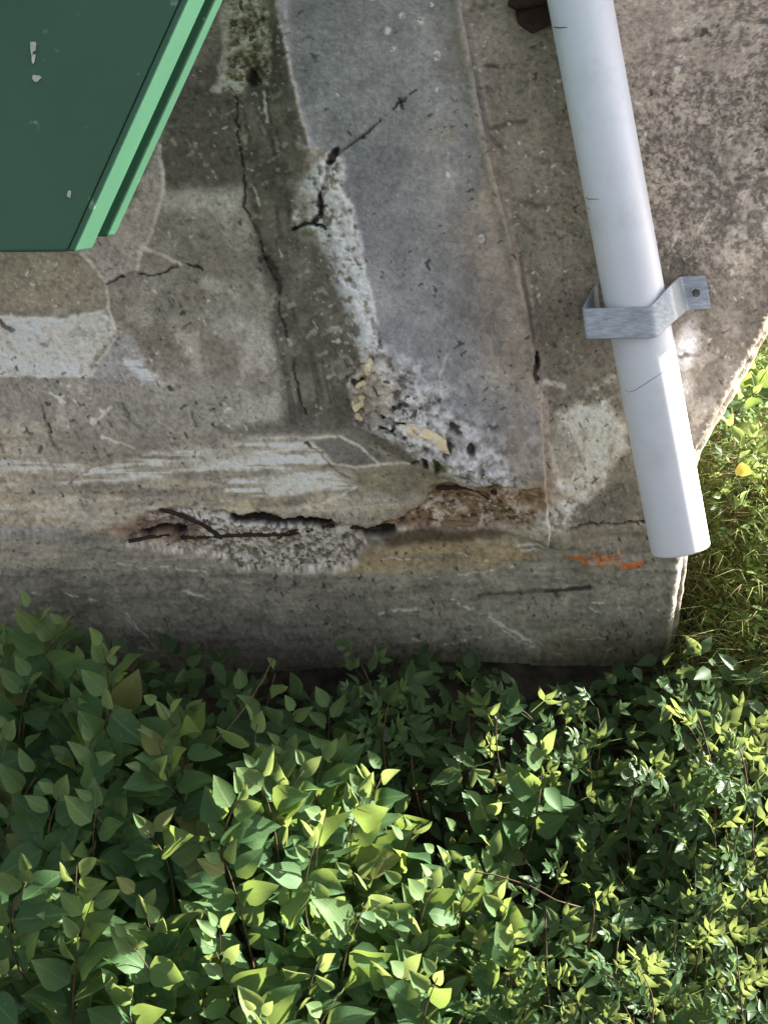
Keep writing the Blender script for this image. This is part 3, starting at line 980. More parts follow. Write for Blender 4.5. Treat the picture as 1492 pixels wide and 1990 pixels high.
# ------------------------------------------------------------------ galvanized strap
mzinc, nt, p = new_mat('galvanized_steel')
tc = nt.nodes.new('ShaderNodeTexCoord')
mp = nt.nodes.new('ShaderNodeMapping')
mp.inputs['Scale'].default_value = (12, 60, 60)
n1 = nt.nodes.new('ShaderNodeTexNoise')
n1.inputs['Scale'].default_value = 3
n1.inputs['Detail'].default_value = 6
n1.inputs['Roughness'].default_value = .7
vo = nt.nodes.new('ShaderNodeTexVoronoi')
vo.inputs['Scale'].default_value = 120
rp = nt.nodes.new('ShaderNodeValToRGB')
rp.color_ramp.elements[0].position, rp.color_ramp.elements[1].position = .3, .7
rp.color_ramp.elements[0].color = (*lin((128, 134, 142)), 1)
rp.color_ramp.elements[1].color = (*lin((178, 184, 192)), 1)
nt.links.new(tc.outputs['Object'], mp.inputs['Vector'])
nt.links.new(mp.outputs[0], n1.inputs['Vector'])
nt.links.new(tc.outputs['Object'], vo.inputs['Vector'])
nt.links.new(n1.outputs[0], rp.inputs[0])
nt.links.new(rp.outputs[0], p.inputs['Base Color'])
p.inputs['Metallic'].default_value = 0.45
p.inputs['Roughness'].default_value = 0.55
fz = wall_z(570) - 0.007
pf = (on_pipe(1228, 600) - CAM).dot(FWD) - 0.010
brk = empty('pipe_strap', U(1345, 570, fz), 'galvanized steel strap bent over the white pipe', 'bracket')
def pipe_z(py):
    return 2.205 + 0.21 * (py + 115) / 1183.0


sec = [(U(1160, 545, wall_z(545) + .01), U(1165, 606, wall_z(606) + .01)),
       (U(1131, 600, pf + 0.012), U(1138, 659, pf + 0.014)),
       (U(1262, 596, pf), U(1272, 657, pf + 0.002)),
       (U(1301, 555, pipe_z(555) - .044), U(1314, 620, pipe_z(620) - .042)),
       (U(1318, 538, fz), U(1333, 603, fz + 0.006)),
       (U(1370, 535, fz), U(1381, 599, fz + 0.006))]
# rounded bends
prof_u, prof_l = [], []
for i, (a, b) in enumerate(sec):
    if 0 < i < len(sec) - 1:
        pa_, pb_ = sec[i - 1], sec[i + 1]
        for t in (-1, -.5, 0, .5, 1):
            for lst, q, u, w in ((prof_u, a, pa_[0], pb_[0]), (prof_l, b, pa_[1], pb_[1])):
                r_ = 0.008
                p0 = q + (u - q).normalized() * r_
                p1 = q + (w - q).normalized() * r_
                s = (t + 1) / 2
                lst.append(p0 * (1 - s) ** 2 + q * 2 * s * (1 - s) + p1 * s * s)
    else:
        prof_u.append(a)
        prof_l.append(b)
vv, ff = [], []
m_ = len(prof_u)
for a, b in zip(prof_u, prof_l):
    for s in (0, .33, .67, 1):
        vv.append(a.lerp(b, s))
for i in range(m_ - 1):
    for s in range(3):
        ff.append((4 * i + s, 4 * i + s + 1, 4 * i + s + 5, 4 * i + s + 4))
st = mesh_obj('strap', vv, ff, mzinc, brk)
so = st.modifiers.new('thickness', 'SOLIDIFY')
so.thickness = 0.004
so.offset = 0
bv_ = st.modifiers.new('edges', 'BEVEL')
bv_.width = 0.001
bv_.segments = 2
bv_.limit_method = 'ANGLE'
# anchor bolt in the right foot
nf = (sec[4][1] - sec[4][0]).cross(sec[5][0] - sec[4][0]).normalized()
if nf.dot(FWD) > 0:
    nf = -nf
bc = sec[4][0].lerp(sec[5][1], 0.52)
v, f = tube([bc - nf * .03, bc + nf * .005, bc + nf * .008], [0.0085, 0.0085, 0.006], 6)
mesh_obj('anchor_bolt', v, f, noisy_mat('dull_bolt', (70, 66, 62), (104, 100, 96), 0.6, 50, 0.3, metal=.5), brk)
v, f = tube([bc + nf * .0022, bc + nf * .0036], [0.0125, 0.0120], 20)
mesh_obj('washer', v, f, mzinc, brk)

# ------------------------------------------------------------------ rusted hanger behind the pipe at the top
hang = empty('rusted_hanger', wall_pt(1040, 20), 'dark rusty steel hanger behind the top of the white pipe', 'bracket')


def prism(name, pix, lift0, lift1, mat, parent):
    a = [wall_pt(px, py, lift0) for px, py in pix]
    b = [wall_pt(px, py, lift1) for px, py in pix]
    n_ = len(pix)
    fs = [tuple(range(n_)), tuple(range(2 * n_ - 1, n_ - 1, -1))] + [(k, n_ + k, n_ + (k + 1) % n_, (k + 1) % n_) for k in range(n_)]
    o = mesh_obj(name, b + a, fs, mat, parent)
    m2 = o.modifiers.new('edges', 'BEVEL')
    m2.width = 0.002
    m2.segments = 2
    return o


prism('flat_plate', [(984, 12), (1000, -40), (1120, -60), (1130, 0), (1066, 10), (1000, 22)], 0.010, 0.026, mrust, hang)
prism('gusset', [(1000, 22), (1066, 12), (1080, -10), (1120, -10), (1110, 30), (1062, 52), (1034, 66), (1006, 48)], -0.010, 0.012, mrust, hang)

# ------------------------------------------------------------------ ground: a bank that falls towards the viewer
GX0 = 2.18


def ground_h(x, y):
    """height of the bank (world z)"""
    yy = np.clip(y, 0.2, 6.0)
    tx = np.clip((x - 0.62) / 0.35, 0, 1)
    h = -2.20 + (0.72 - 0.42 * tx) * (yy - 2.2) + 0.42 * tx * tx * (3 - 2 * tx) * np.clip((yy - 1.75) / 0.5, 0, 1)
    h = h + 0.06 * np.sin(2.1 * x + 0.7) + 0.04 * np.sin(5.3 * x + 3.1 * y) + 0.03 * np.sin(9.0 * y - 4 * x)
    return CAMZ + h


def ground_pt(x, y, d=0.0):
    return Vector((x, y, float(ground_h(np.array(x), np.array(y))) + d))


gx = np.concatenate([[-900, -200, -40, -10, -5], np.arange(-3, 4.01, 0.05), [5, 10, 40, 200, 900]])
gy = np.concatenate([[-900, -200, -40, -8, -2], np.arange(0, 6.01, 0.05), [7, 10, 40, 200, 900]])
GY, GX = np.meshgrid(gy, gx, indexing='ij')
GZv = ground_h(GX, GY) + 0.03 * (fbm(GX * 100 + 5000, GY * 100 + 5000, 12, octv=4, seed=500) - 0.5)
mg, nt, p = new_mat('leaf_litter_soil')
tc = nt.nodes.new('ShaderNodeTexCoord')
n1 = nt.nodes.new('ShaderNodeTexNoise')
n1.inputs['Scale'].default_value = 22
n1.inputs['Detail'].default_value = 8
rp = nt.nodes.new('ShaderNodeValToRGB')
rp.color_ramp.elements[0].position, rp.color_ramp.elements[1].position = .35, .7
rp.color_ramp.elements[0].color = (0.012, 0.010, 0.007, 1)
rp.color_ramp.elements[1].color = (0.075, 0.058, 0.038, 1)
nt.links.new(tc.outputs['Object'], n1.inputs['Vector'])
nt.links.new(n1.outputs[0], rp.inputs[0])
nt.links.new(rp.outputs[0], p.inputs['Base Color'])
p.inputs['Roughness'].default_value = 1
bpn = nt.nodes.new('ShaderNodeBump')
bpn.inputs['Distance'].default_value = .02
nt.links.new(n1.outputs[0], bpn.inputs['Height'])
nt.links.new(bpn.outputs[0], p.inputs['Normal'])
gnd = grid_mesh('ground', np.stack([GX.ravel(), GY.ravel(), GZv.ravel()], 1), len(gy), len(gx), mg)
gnd.data.flip_normals()
gnd['kind'] = 'structure'


# ------------------------------------------------------------------ foliage
def leaf_mat(name, c1, c2, trans, gloss=0.55, tw=0.42, rib=False):
    m, nt, p = new_mat(name)
    oi = nt.nodes.new('ShaderNodeObjectInfo')
    tc = nt.nodes.new('ShaderNodeTexCoord')
    rp = nt.nodes.new('ShaderNodeMix')
    rp.data_type = 'RGBA'
    rp.inputs[6].default_value = (*c1, 1)
    rp.inputs[7].default_value = (*c2, 1)
    nn = nt.nodes.new('ShaderNodeTexNoise')
    nn.inputs['Scale'].default_value = 45
    nn.inputs['Detail'].default_value = 3
    ad = nt.nodes.new('ShaderNodeMath')
    ad.operation = 'MULTIPLY_ADD'
    ad.inputs[1].default_value = 0.5
    nt.links.new(nn.outputs[0], ad.inputs[0])
    sub = nt.nodes.new('ShaderNodeMath')
    sub.operation = 'MULTIPLY_ADD'
    sub.inputs[1].default_value = 0.8
    sub.inputs[2].default_value = -0.15
    nt.links.new(oi.outputs['Random'], sub.inputs[0])
    nt.links.new(sub.outputs[0], ad.inputs[2])
    nt.links.new(tc.outputs['Object'], nn.inputs['Vector'])
    nt.links.new(ad.outputs[0], rp.inputs[0])
    if rib:
        # pale midrib and side veins, in the leaf's own coordinates
        sx = nt.nodes.new('ShaderNodeSeparateXYZ')
        nt.links.new(tc.outputs['Object'], sx.inputs[0])
        ab = nt.nodes.new('ShaderNodeMath'); ab.operation = 'ABSOLUTE'
        nt.links.new(sx.outputs[0], ab.inputs[0])
        m1 = nt.nodes.new('ShaderNodeMapRange')
        m1.inputs[1].default_value, m1.inputs[2].default_value = 0.008, 0.03
        m1.inputs[3].default_value, m1.inputs[4].default_value = 0.55, 0.0
        nt.links.new(ab.outputs[0], m1.inputs[0])
        vv_ = nt.nodes.new('ShaderNodeMath'); vv_.operation = 'MULTIPLY_ADD'; vv_.inputs[1].default_value = -0.9
        nt.links.new(ab.outputs[0], vv_.inputs[0]); nt.links.new(sx.outputs[1], vv_.inputs[2])
        fr = nt.nodes.new('ShaderNodeMath'); fr.operation = 'PINGPONG'; fr.inputs[1].default_value = 0.065
        nt.links.new(vv_.outputs[0], fr.inputs[0])
        m2 = nt.nodes.new('ShaderNodeMapRange')
        m2.inputs[1].default_value, m2.inputs[2].default_value = 0.0, 0.014
        m2.inputs[3].default_value, m2.inputs[4].default_value = 0.28, 0.0
        nt.links.new(fr.outputs[0], m2.inputs[0])
        mxm = nt.nodes.new('ShaderNodeMath'); mxm.operation = 'MAXIMUM'
        nt.links.new(m1.outputs[0], mxm.inputs[0]); nt.links.new(m2.outputs[0], mxm.inputs[1])
        rb = nt.nodes.new('ShaderNodeMix'); rb.data_type = 'RGBA'
        rb.inputs[7].default_value = (c2[0] * 1.9, c2[1] * 1.6, c2[2] * 1.8, 1)
        old = nt.nodes.new('ShaderNodeMapRange')       # an occasional yellowed, browning leaf
        old.inputs[1].default_value, old.inputs[2].default_value = 0.95, 0.975
        old.inputs[3].default_value, old.inputs[4].default_value = 0.0, 0.65
        nt.links.new(oi.outputs['Random'], old.inputs[0])
        spn = nt.nodes.new('ShaderNodeTexNoise'); spn.inputs['Scale'].default_value = 7
        nt.links.new(tc.outputs['Object'], spn.inputs['Vector'])
        sp_ = nt.nodes.new('ShaderNodeMapRange')
        sp_.inputs[1].default_value, sp_.inputs[2].default_value = 0.68, 0.74
        sp_.inputs[3].default_value, sp_.inputs[4].default_value = 0.0, 0.6
        nt.links.new(spn.outputs[0], sp_.inputs[0])
        om = nt.nodes.new('ShaderNodeMath'); om.operation = 'MAXIMUM'
        nt.links.new(old.outputs[0], om.inputs[0]); nt.links.new(sp_.outputs[0], om.inputs[1])
        yb = nt.nodes.new('ShaderNodeMix'); yb.data_type = 'RGBA'
        yb.inputs[7].default_value = (0.21, 0.17, 0.06, 1)
        nt.links.new(om.outputs[0], yb.inputs[0]); nt.links.new(rp.outputs[2], yb.inputs[6])
        nt.links.new(mxm.outputs[0], rb.inputs[0]); nt.links.new(yb.outputs[2], rb.inputs[6])
        nt.links.new(rb.outputs[2], p.inputs['Base Color'])
    else:
        nt.links.new(rp.outputs[2], p.inputs['Base Color'])
    p.inputs['Roughness'].default_value = gloss
    p.inputs['Specular IOR Level'].default_value = 0.22
    tr = nt.nodes.new('ShaderNodeBsdfTranslucent')
    tr.inputs['Color'].default_value = (*trans, 1)
    ms_ = nt.nodes.new('ShaderNodeMixShader')
    ms_.inputs[0].default_value = tw
    o = nt.nodes['Material Output']
    nt.links.new(p.outputs[0], ms_.inputs[1])
    nt.links.new(tr.outputs[0], ms_.inputs[2])
    nt.links.new(ms_.outputs[0], o.inputs['Surface'])
    # fine veins
    wv = nt.nodes.new('ShaderNodeTexWave')
    wv.inputs['Scale'].default_value = 6
    wv.inputs['Distortion'].default_value = 1.5
    bpn = nt.nodes.new('ShaderNodeBump')
    bpn.inputs['Strength'].default_value = .06
    bpn.inputs['Distance'].default_value = .01
    nt.links.new(tc.outputs['Object'], wv.inputs['Vector'])
    nt.links.new(wv.outputs[0], bpn.inputs['Height'])
    nt.links.new(bpn.outputs[0], p.inputs['Normal'])
    return m


mleaf = leaf_mat('broad_leaf', (0.040, 0.098, 0.040), (0.084, 0.162, 0.064), (0.28, 0.38, 0.08), rib=True)
mleafy = leaf_mat('young_leaf', (0.080, 0.150, 0.058), (0.135, 0.215, 0.085), (0.34, 0.42, 0.12), rib=True)
mlob = leaf_mat('lobed_leaf', (0.040, 0.085, 0.038), (0.072, 0.128, 0.050), (0.30, 0.37, 0.10), 0.42)
mstem = noisy_mat('reddish_stem', (52, 50, 32), (98, 72, 50), 0.8, 40, 0.3)
mgrass = leaf_mat('grass_blade', (0.16, 0.22, 0.07), (0.34, 0.37, 0.15), (0.44, 0.50, 0.18), 0.6, 0.5)
mdry = leaf_mat('dry_blade', (0.26, 0.21, 0.12), (0.40, 0.33, 0.19), (0.32, 0.28, 0.14), 0.7)


def leaf_verts(w, fold, droop, tipw=0.0, curl=0.0, n_=7, off=0.0):
    """blade along +Y from 0 to 1, width w, folded along the midrib"""
    V, F = [], []
    for i in range(n_):
        t = i / (n_ - 1)
        s = (math.sin(math.pi * t ** 0.72) ** 0.85) * (1 - 0.25 * t) if 0 < t < 1 else 0.0
        hw = w * 0.5 * s * 1.12
        z = -droop * t * t + 0.03 * math.sin(6 * t + off)
        V += [(-hw, t, z + fold * hw + curl * hw * math.sin(7 * t + off)), (0, t, z), (hw, t, z + fold * hw - curl * hw * math.sin(6 * t + 1 + off))]
    for i in range(n_ - 1):
        a = 3 * i
        if i == 0:
            F += [(a + 1, a + 4, a + 3), (a + 1, a + 5, a + 4)]
        elif i == n_ - 2:
            F += [(a, a + 1, a + 4), (a + 1, a + 2, a + 4)]
        else:
            F += [(a, a + 1, a + 4, a + 3), (a + 1, a + 2, a + 5, a + 4)]
    return V, F


def leaf_mesh(name, parts, mat):
    V, F = [], []
    for (vs_, fs) in parts:
        b = len(V)
        V += vs_
        F += [tuple(i + b for i in f) for f in fs]
    me = bpy.data.meshes.new(name)
    me.from_pydata(V, [], F)
    me.materials.append(mat)
    me.polygons.foreach_set('use_smooth', [True] * len(F))
    me.update()
    return me


broad = [leaf_mesh('leaf', [leaf_verts(rnd.uniform(.60, .80), rnd.uniform(.05, .60), rnd.uniform(-.05, .38), curl=rnd.uniform(0, .35), off=k)], mleaf) for k in range(14)]
young = [leaf_mesh('leaf', [leaf_verts(rnd.uniform(.46, .60), rnd.uniform(.25, .8), rnd.uniform(-.1, .25), curl=rnd.uniform(0, .2), off=k)], mleafy) for k in range(5)]


def compound(k, mat):
    r_ = random.Random(k)
    parts = []
    rv = [(-.008, 0, 0), (.008, 0, 0), (.006, .62, 0), (-.006, .62, 0)]
    parts.append((rv, [(0, 1, 2, 3)]))
    spots = [(0.60, 0, .46), (.56, 52, .40), (.56, -52, .40), (.32, 64, .40), (.32, -64, .40)]
    if k % 3 == 0:
        spots = spots[:3]
    for (t, ang, ln) in spots:
        V, F = leaf_verts(r_.uniform(.36, .48), r_.uniform(.1, .6), r_.uniform(0, .35), curl=.2, n_=6, off=k)
        a = R(ang + r_.uniform(-10, 10))
        l_ = ln * r_.uniform(.85, 1.15)
        tl = r_.uniform(-.3, .3)
        V2 = []
        for (x, y, z) in V:
            x, y, z = x * l_, y * l_, z * l_
            V2.append((x * math.cos(a) + y * math.sin(a), t - x * math.sin(a) + y * math.cos(a), z + tl * x))
        parts.append((V2, F))
    return leaf_mesh('leaf', parts, mat)


lobed = [compound(k, mlob) for k in range(8)]


def put_leaf(me, parent, loc, axis, nrm, size):
    o = bpy.data.objects.new('leaf', me)
    col.objects.link(o)
    y = axis.normalized()
    z = (nrm - y * nrm.dot(y)).normalized()
    x = y.cross(z)
    m_ = Matrix((x, y, z)).transposed().to_4x4()
    m_ = Matrix.Translation(loc - parent.location) @ m_ @ Matrix.Diagonal((size, size, size, 1))
    o.parent = parent
    o.matrix_local = m_
    return o


def grow(parent, base, tip, leaves, size, meshes, youngm, face_n, rg, spread=1.0, lean=0.55):
    """one stem from base to tip with alternate leaves along its upper part"""
    base, tip = Vector(base), Vector(tip)
    bend = Vector((rg.uniform(-.05, .05), rg.uniform(-.05, .05), 0))
    pts = []
    for k in range(9):
        t = k / 8
        pts.append(base.lerp(tip, t) + bend * math.sin(math.pi * t) + Vector((0, 0, 0.03 * math.sin(math.pi * t))))
    v, f = tube(pts, [0.0027 * (1 - .65 * k / 8) for k in range(9)], 5)
    mesh_obj('stem', v, f, mstem, parent, True)
    sd = (tip - base).normalized()
    for k in range(leaves):
        t = 1 - 0.80 * (k / max(1, leaves - 1)) ** 0.9
        q = t * 8
        i = min(int(q), 7)
        loc = pts[i].lerp(pts[i + 1], q - i)
        side = sd.cross(face_n).normalized() * (1 if k % 2 else -1)
        ax = side * rg.uniform(.6, 1.1) * spread + sd * rg.uniform(.0, .9) + face_n * rg.uniform(-.15, .35) + Vector((rg.gauss(0, .3), rg.gauss(0, .3), rg.gauss(0, .3)))
        if k < 3:
            ax = ax * 0.8 + sd * 0.7
        nrm = face_n + Vector((rg.gauss(0, .40), rg.gauss(0, .40), rg.gauss(0, .30)))
        g = min(1.0, 0.50 + rg.uniform(.08, .17) * k)
        s = size * g * rg.uniform(.72, 1.18)
        me = rg.choice(youngm if (k < 3 and youngm) else meshes)
        put_leaf(me, parent, loc + ax.normalized() * 0.012, ax, nrm, s)


VIEWN = (Vector((0, 0, 1)) * 0.80 - FWD * 0.75).normalized()   # leaves open to the light above the bank


def canopy_depth(px, py):
    """distance of the top of the foliage at a photo position"""
    z = float(np.interp(py, [1150, 1330, 1600, 1990, 2300], [2.66, 2.64, 2.55, 2.41, 2.28]))
    hx = float(np.interp(px, [560, 780, 1190, 1320], [0, 1, 1, 0]))
    hy = float(np.interp(py, [1300, 1380, 1600, 1760], [0.9, 1, 1, 0]))
    return z + 0.17 * hx * hy


SHRUBS = [
    ('broad-leaved shrub in deep shade at the left edge, touching the wall', [(60, 1190), (130, 1215), (30, 1260), (100, 1270), (200, 1260), (-30, 1210), (160, 1300)], 11, 72),
    ('big-leaved dark green shrub at the left edge below the wall corner', [(20, 1420), (90, 1400), (160, 1370), (60, 1340), (220, 1330), (-20, 1500), (180, 1450)], 12, 84),
    ('shaded shrub with small pale tip leaves under the middle of the wall', [(350, 1345), (310, 1330), (390, 1400), (330, 1450), (270, 1420), (260, 1360)], 11, 76),
    ('thin arching shrub with rounded leaves against the dark wall foot', [(535, 1270), (470, 1310), (500, 1370), (560, 1440)], 7, 72),
    ('upright shrub with light green tips left of the dark hollow', [(575, 1350), (640, 1345), (590, 1460), (660, 1430), (545, 1420)], 12, 74),
    ('broad-leaved shrub with dusty leaves at the left, halfway down', [(70, 1510), (20, 1600), (110, 1600), (-30, 1680), (150, 1680), (60, 1700)], 13, 82),
    ('dense dark shrub left of centre with one reddish leaf', [(260, 1540), (320, 1520), (240, 1620), (340, 1610), (190, 1560), (370, 1560)], 13, 84),
    ('shrub with tilted shiny leaves in the middle of the bank', [(500, 1500), (525, 1500), (470, 1580), (540, 1590), (440, 1640)], 12, 76),
    ('shrub catching the first sun right of the middle', [(745, 1465), (720, 1530), (760, 1570), (700, 1620), (660, 1560)], 13, 70),
    ('brightly sunlit yellow-green shrub at the middle of the bank', [(640, 1590), (600, 1660), (680, 1680), (560, 1720), (640, 1760), (720, 1740), (610, 1820), (700, 1850)], 13, 72),
    ('sunlit pointed-leaf shrub right of the bright middle shrub', [(785, 1720), (830, 1740), (760, 1800), (820, 1830), (860, 1790), (790, 1900), (850, 1900)], 12, 76),
    ('narrow lone shoot in a dark hollow with sunlit folded leaves', [(1050, 1410), (960, 1470), (990, 1520), (940, 1570), (960, 1650)], 9, 70),
    ('shaded shrub with round leaves below the lone shoot', [(850, 1660), (920, 1700), (890, 1620), (960, 1740), (1000, 1830), (930, 1820)], 9, 68),
    ('half sunlit shrub at the lower left edge', [(60, 1800), (20, 1760), (110, 1860), (0, 1880), (150, 1800), (70, 1940)], 13, 82),
    ('shrub with bright tips at the lower left, right of the edge shrub', [(215, 1720), (270, 1740), (190, 1840), (250, 1830), (310, 1800), (230, 1930)], 13, 76),
    ('sunlit leafy shrub at the bottom edge left of centre', [(380, 1780), (330, 1860), (420, 1850), (370, 1930), (470, 1900), (300, 1960), (440, 1980)], 13, 74),
    ('sunlit leafy shrub at the bottom edge under the bright middle shrub', [(540, 1900), (600, 1930), (660, 1930), (520, 1980), (720, 1960), (620, 2010)], 13, 74),
]
for si, (lab, tips, nl, sz) in enumerate(SHRUBS):
    rg = random.Random(100 + si)
    cx = sum(t[0] for t in tips) / len(tips)
    cy = sum(t[1] for t in tips) / len(tips)
    c = U(cx, cy + 60, canopy_depth(cx, cy))
    root = empty('broadleaf_shrub', ground_pt(c.x, c.y + .05), lab, 'shrub', 'broad-leaved shrubs on the bank')
    tips2 = [(a + rg.uniform(-60, 60), b + rg.uniform(15, 80)) for a, b in tips[::2]] if si != 3 else []
    for (px, py) in tips + tips2:
        if py < 1480 and px > 230:
            py += 38
        z = canopy_depth(px, py) + rg.uniform(-.13, .10)
        tip = U(px, py, z)
        down = U(px + rg.uniform(-60, 60), py + rg.uniform(210, 330), z + rg.uniform(.02, .16))
        g = ground_pt(down.x, down.y)
        b = down if down.z > g.z else g
        root_xy = root.location
        grow(root, b.lerp(root_xy, 0.15), tip, nl, sz / FPX * z * 1.2, broad, young, VIEWN, rg)

LOBED = [
    ('dark sapling with divided leaves in the deepest shade under the wall', [(700, 1260), (760, 1320), (800, 1370), (740, 1400), (690, 1330), (820, 1440)], 7, 96),
    ('dim sapling with divided leaves close under the wall right of centre', [(920, 1320), (970, 1330), (1010, 1350), (880, 1340), (940, 1390)], 7, 96),
    ('shaded sapling with pointed leaflets below the wall corner', [(1110, 1360), (1160, 1350), (1080, 1410), (1140, 1420), (1060, 1450), (1120, 1480)], 7, 96),
    ('sapling glinting in the sun right below the wall end', [(1300, 1340), (1340, 1330), (1390, 1350), (1320, 1400), (1370, 1410), (1420, 1390)], 8, 90),
    ('half shaded sapling with star-like leaf clusters in the lower right', [(1250, 1470), (1200, 1500), (1290, 1520), (1230, 1560), (1340, 1480), (1170, 1600)], 8, 96),
    ('sunlit sapling at the right edge below the grass', [(1440, 1450), (1400, 1520), (1470, 1550), (1430, 1600), (1380, 1590), (1480, 1480)], 8, 92),
    ('dark glossy sapling left of the lower right clearing', [(1130, 1660), (1090, 1700), (1150, 1740), (1060, 1760), (1190, 1680)], 8, 92),
    ('sapling with bright leaflets at the lower right edge', [(1350, 1660), (1420, 1680), (1470, 1660), (1390, 1740), (1450, 1750), (1320, 1720)], 9, 88),
    ('bright yellow-green sapling at the bottom right', [(1200, 1820), (1170, 1880), (1240, 1870), (1210, 1940), (1150, 1950), (1260, 1960)], 9, 90),
    ('small-leaved sapling with sun flecks at the bottom right of centre', [(1040, 1850), (1000, 1900), (1080, 1900), (960, 1950), (1040, 1970), (1100, 1960), (900, 1960)], 9, 80),
    ('sunlit sapling in the bottom right corner', [(1360, 1830), (1430, 1830), (1400, 1900), (1340, 1900), (1470, 1900), (1420, 1970), (1350, 1980), (1300, 1940)], 9, 90),
]
for si, (lab, tips, nl, sz) in enumerate(LOBED):
    rg = random.Random(300 + si)
    cx = sum(t[0] for t in tips) / len(tips)
    cy = sum(t[1] for t in tips) / len(tips)
    c = U(cx, cy + 60, canopy_depth(cx, cy))
    root = empty('maple_sapling', ground_pt(c.x, c.y + .05), lab, 'sapling', 'saplings with divided leaves')
    for (px, py) in tips:
        py += 28 if py < 1480 else 10
        z = canopy_depth(px, py) + rg.uniform(-.08, .10)
        tip = U(px, py, z)
        down = U(px + rg.uniform(-50, 50), py + rg.uniform(180, 260), z + rg.uniform(.05, .2))
        g = ground_pt(down.x, down.y)
        b = down if down.z > g.z else g
        grow(root, b.lerp(root.location, 0.15), tip, nl, sz / FPX * z * 1.12, lobed, None, VIEWN, rg, 1.0)

for si, (lab, tips, nl, sz) in enumerate([
        ('leafy weed in the shade just behind the sloping wall end', [(1450, 690), (1490, 720), (1520, 680), (1470, 760)], 8, 60),
        ('bright leafy weed beside the pipe at the right edge', [(1420, 830), (1465, 850), (1440, 880), (1500, 830), (1405, 960), (1440, 980)], 8, 58)]):
    rg = random.Random(500 + si)
    c = U(1470, 830 + 100 * si, 3.15)
    root = empty('leafy_weed', ground_pt(c.x, c.y), lab, 'weed', 'leafy weeds behind the wall end')
    for (px, py) in tips:
        # walk along the sight line until just above the bank
        z = 2.72
        while z < 4.2 and U(px, py, z).z > ground_pt(U(px, py, z).x, U(px, py, z).y).z + 0.26:
            z += 0.02
        tip = U(px, py, z)
        b = ground_pt(tip.x + rg.uniform(-.06, .06), tip.y + rg.uniform(-.02, .08))
        grow(root, b, tip, nl, sz / FPX * z, lobed if si else broad, young, VIEWN, rg, 1.0)

# low undergrowth that fills the shade under the shrubs
V, F = [], []
rg = random.Random(5)
for k in range(9500):
    px, py = rg.uniform(-500, 2300), rg.uniform(1240, 2400)
    if py < (1215 if px < 230 else 1300 + 40 * math.sin(px * .013)) or (((px - 950) / 190) ** 2 + ((py - 1590) / 190) ** 2 < 1 and rg.random() < .75):
        continue
    z = canopy_depth(px, py) + rg.uniform(.10, .34)
    loc = U(px, py, z)
    if px < 1330 and py < 1420 and z > wall_z(min(py, 1590)) - .05:
        continue
    vs_, fs = leaf_verts(.55, rg.uniform(.1, .5), rg.uniform(0, .3), n_=5, off=k)
    s = rg.uniform(.03, .065)
    nrm = (VIEWN + Vector((rg.gauss(0, .45), rg.gauss(0, .45), rg.gauss(0, .3)))).normalized()
    ax = Vector((rg.gauss(0, 1), rg.gauss(0, 1), rg.gauss(0, 1)))
    y = (ax - nrm * ax.dot(nrm)).normalized()
    x = y.cross(nrm)
    b = len(V)
    V += [loc + (x * a + y * c + nrm * d) * s for a, c, d in vs_]
    F += [tuple(i + b for i in f) for f in fs]
ug = mesh_obj('undergrowth', V, F, mlob, None, True)
ug['kind'] = 'stuff'
tag(ug, 'low dark undergrowth filling the gaps between the shrubs', 'undergrowth')

# grass on the lit bank to the right of the wall
for (name, lab, mat, cnt, seed) in (('grass', 'long sunlit grass on the bank right of the wall', mgrass, 46000, 21), ('dry_grass', 'straw-coloured dead grass among the green grass right of the wall', mdry, 12000, 22)):
    V, F = [], []
    rg = random.Random(seed)
    while len(F) < cnt * 3:
        x, y = rg.uniform(0.50, 1.7), rg.uniform(1.85, 3.6)
        if x < 0.62 + 0.28 * (y - 2.2) and y > 2.25:
            continue
        if y < 2.05 and x < .72 and rg.random() < .8:
            continue
        cl = math.sin(7 * x + 3 * y) * math.sin(6 * y - 4 * x)
        if rg.random() < .35 - .35 * cl:
            continue
        b0 = ground_pt(x, y, -.01)
        h = rg.uniform(.06, .20)
        a = rg.gauss(-1.2, 1.3)
        ln = Vector((math.cos(a), math.sin(a), 0)) * rg.uniform(.3, 1.1) * h
        w = Vector((-math.sin(a), math.cos(a), 0)) * rg.uniform(.0009, .0021)
        b = len(V)
        for t, ww in ((0, 1), (.45, .9), (.8, .6)):
            c = b0 + ln * t * t + Vector((0, 0, h * (t - .25 * t * t)))
            V += [c - w * ww, c + w * ww]
        V.append(b0 + ln * 1.15 + Vector((0, 0, h * (.70 if h > .18 else .78))))
        F += [(b, b + 1, b + 3, b + 2), (b + 2, b + 3, b + 5, b + 4), (b + 4, b + 5, b + 6)]
    g = mesh_obj(name, V, F, mat, None, True)
    g['kind'] = 'stuff'
    tag(g, lab, 'grass')

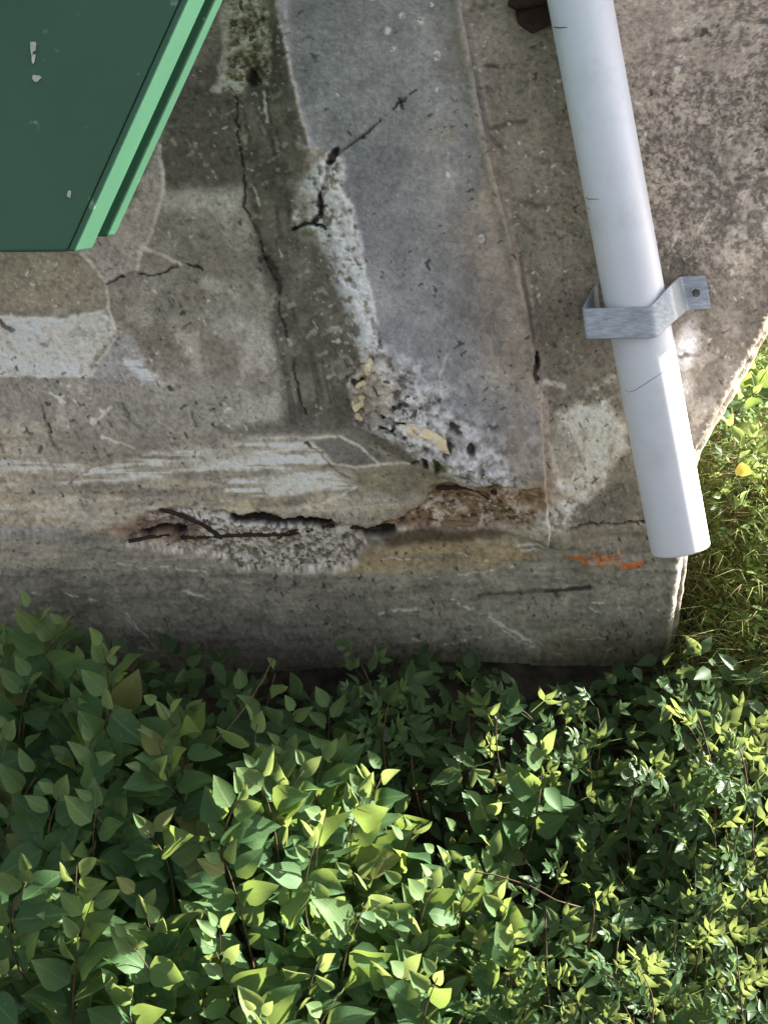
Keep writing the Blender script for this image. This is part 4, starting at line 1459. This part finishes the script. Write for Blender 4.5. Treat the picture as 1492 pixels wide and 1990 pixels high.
# small leafy weeds growing through the grass
V, F = [], []
rg = random.Random(31)
cl_ = [(rg.uniform(.68, 1.5), rg.uniform(1.9, 3.3), rg.uniform(.05, .16)) for _ in range(60)]
for k in range(9000):
    cx_, cy_, cr_ = rg.choice(cl_)
    x, y = rg.gauss(cx_, cr_), rg.gauss(cy_, cr_)
    if x < 0.70 + 0.30 * (y - 2.2) and y > 2.2:
        continue
    loc = ground_pt(x, y, rg.uniform(.04, .17))
    vs_, fs = leaf_verts(rg.uniform(.35, .6), rg.uniform(.1, .5), rg.uniform(0, .3), n_=4, off=k)
    sz_ = rg.uniform(.012, .034)
    nrm = (VIEWN + SUN * .5 + Vector((rg.gauss(0, .5), rg.gauss(0, .5), rg.gauss(0, .3)))).normalized()
    ax = Vector((rg.gauss(0, 1), rg.gauss(0, 1), rg.gauss(0, 1)))
    yv = (ax - nrm * ax.dot(nrm)).normalized()
    xv = yv.cross(nrm)
    b = len(V)
    V += [loc + (xv * a + yv * c + nrm * d) * sz_ for a, c, d in vs_]
    F += [tuple(i + b for i in f) for f in fs]
wd = mesh_obj('weeds', V, F, leaf_mat('weed_leaf', (0.09, 0.17, 0.05), (0.17, 0.25, 0.08), (0.34, 0.44, 0.09)), None, True)
wd['kind'] = 'stuff'
tag(wd, 'small bright green weeds growing through the grass right of the wall', 'weeds')

# one yellow leaf lying in the grass
c = U(1442, 912, 2.80)
gl = ground_pt(c.x, c.y, .14)
myel = leaf_mat('yellow_leaf', (0.62, 0.50, 0.10), (0.72, 0.62, 0.18), (0.6, 0.5, 0.1))
vs_, fs = leaf_verts(.8, .25, .1, curl=.2)
o = mesh_obj('fallen_leaf', [U(1442, 912, 2.80) + (RT * a + (UP) * (b - .5) * (.8 + .3 * abs(a)) - FWD * (d + .3 * a)) * .042 for a, b, d in vs_], fs, myel, None, True)
tag(o, 'single yellow leaf caught in the grass by the pipe end', 'leaf')

# thin bare vine across the dark hollow
for pts, lab in (([(880, 1690), (960, 1700), (1030, 1722), (1080, 1750), (1130, 1764)], 'thin bare twig crossing the dark hollow right of centre'),
                 ([(400, 1455), (440, 1420), (480, 1370), (512, 1320), (530, 1280)], 'slender arching bare stem in front of the dark wall foot')):
    P_ = [U(a, b, canopy_depth(a, b) - .05) for a, b in pts]
    v, f = tube(P_, 0.0016, 5)
    o = mesh_obj('bare_twig', v, f, mstem, None, True)
    tag(o, lab, 'twig')
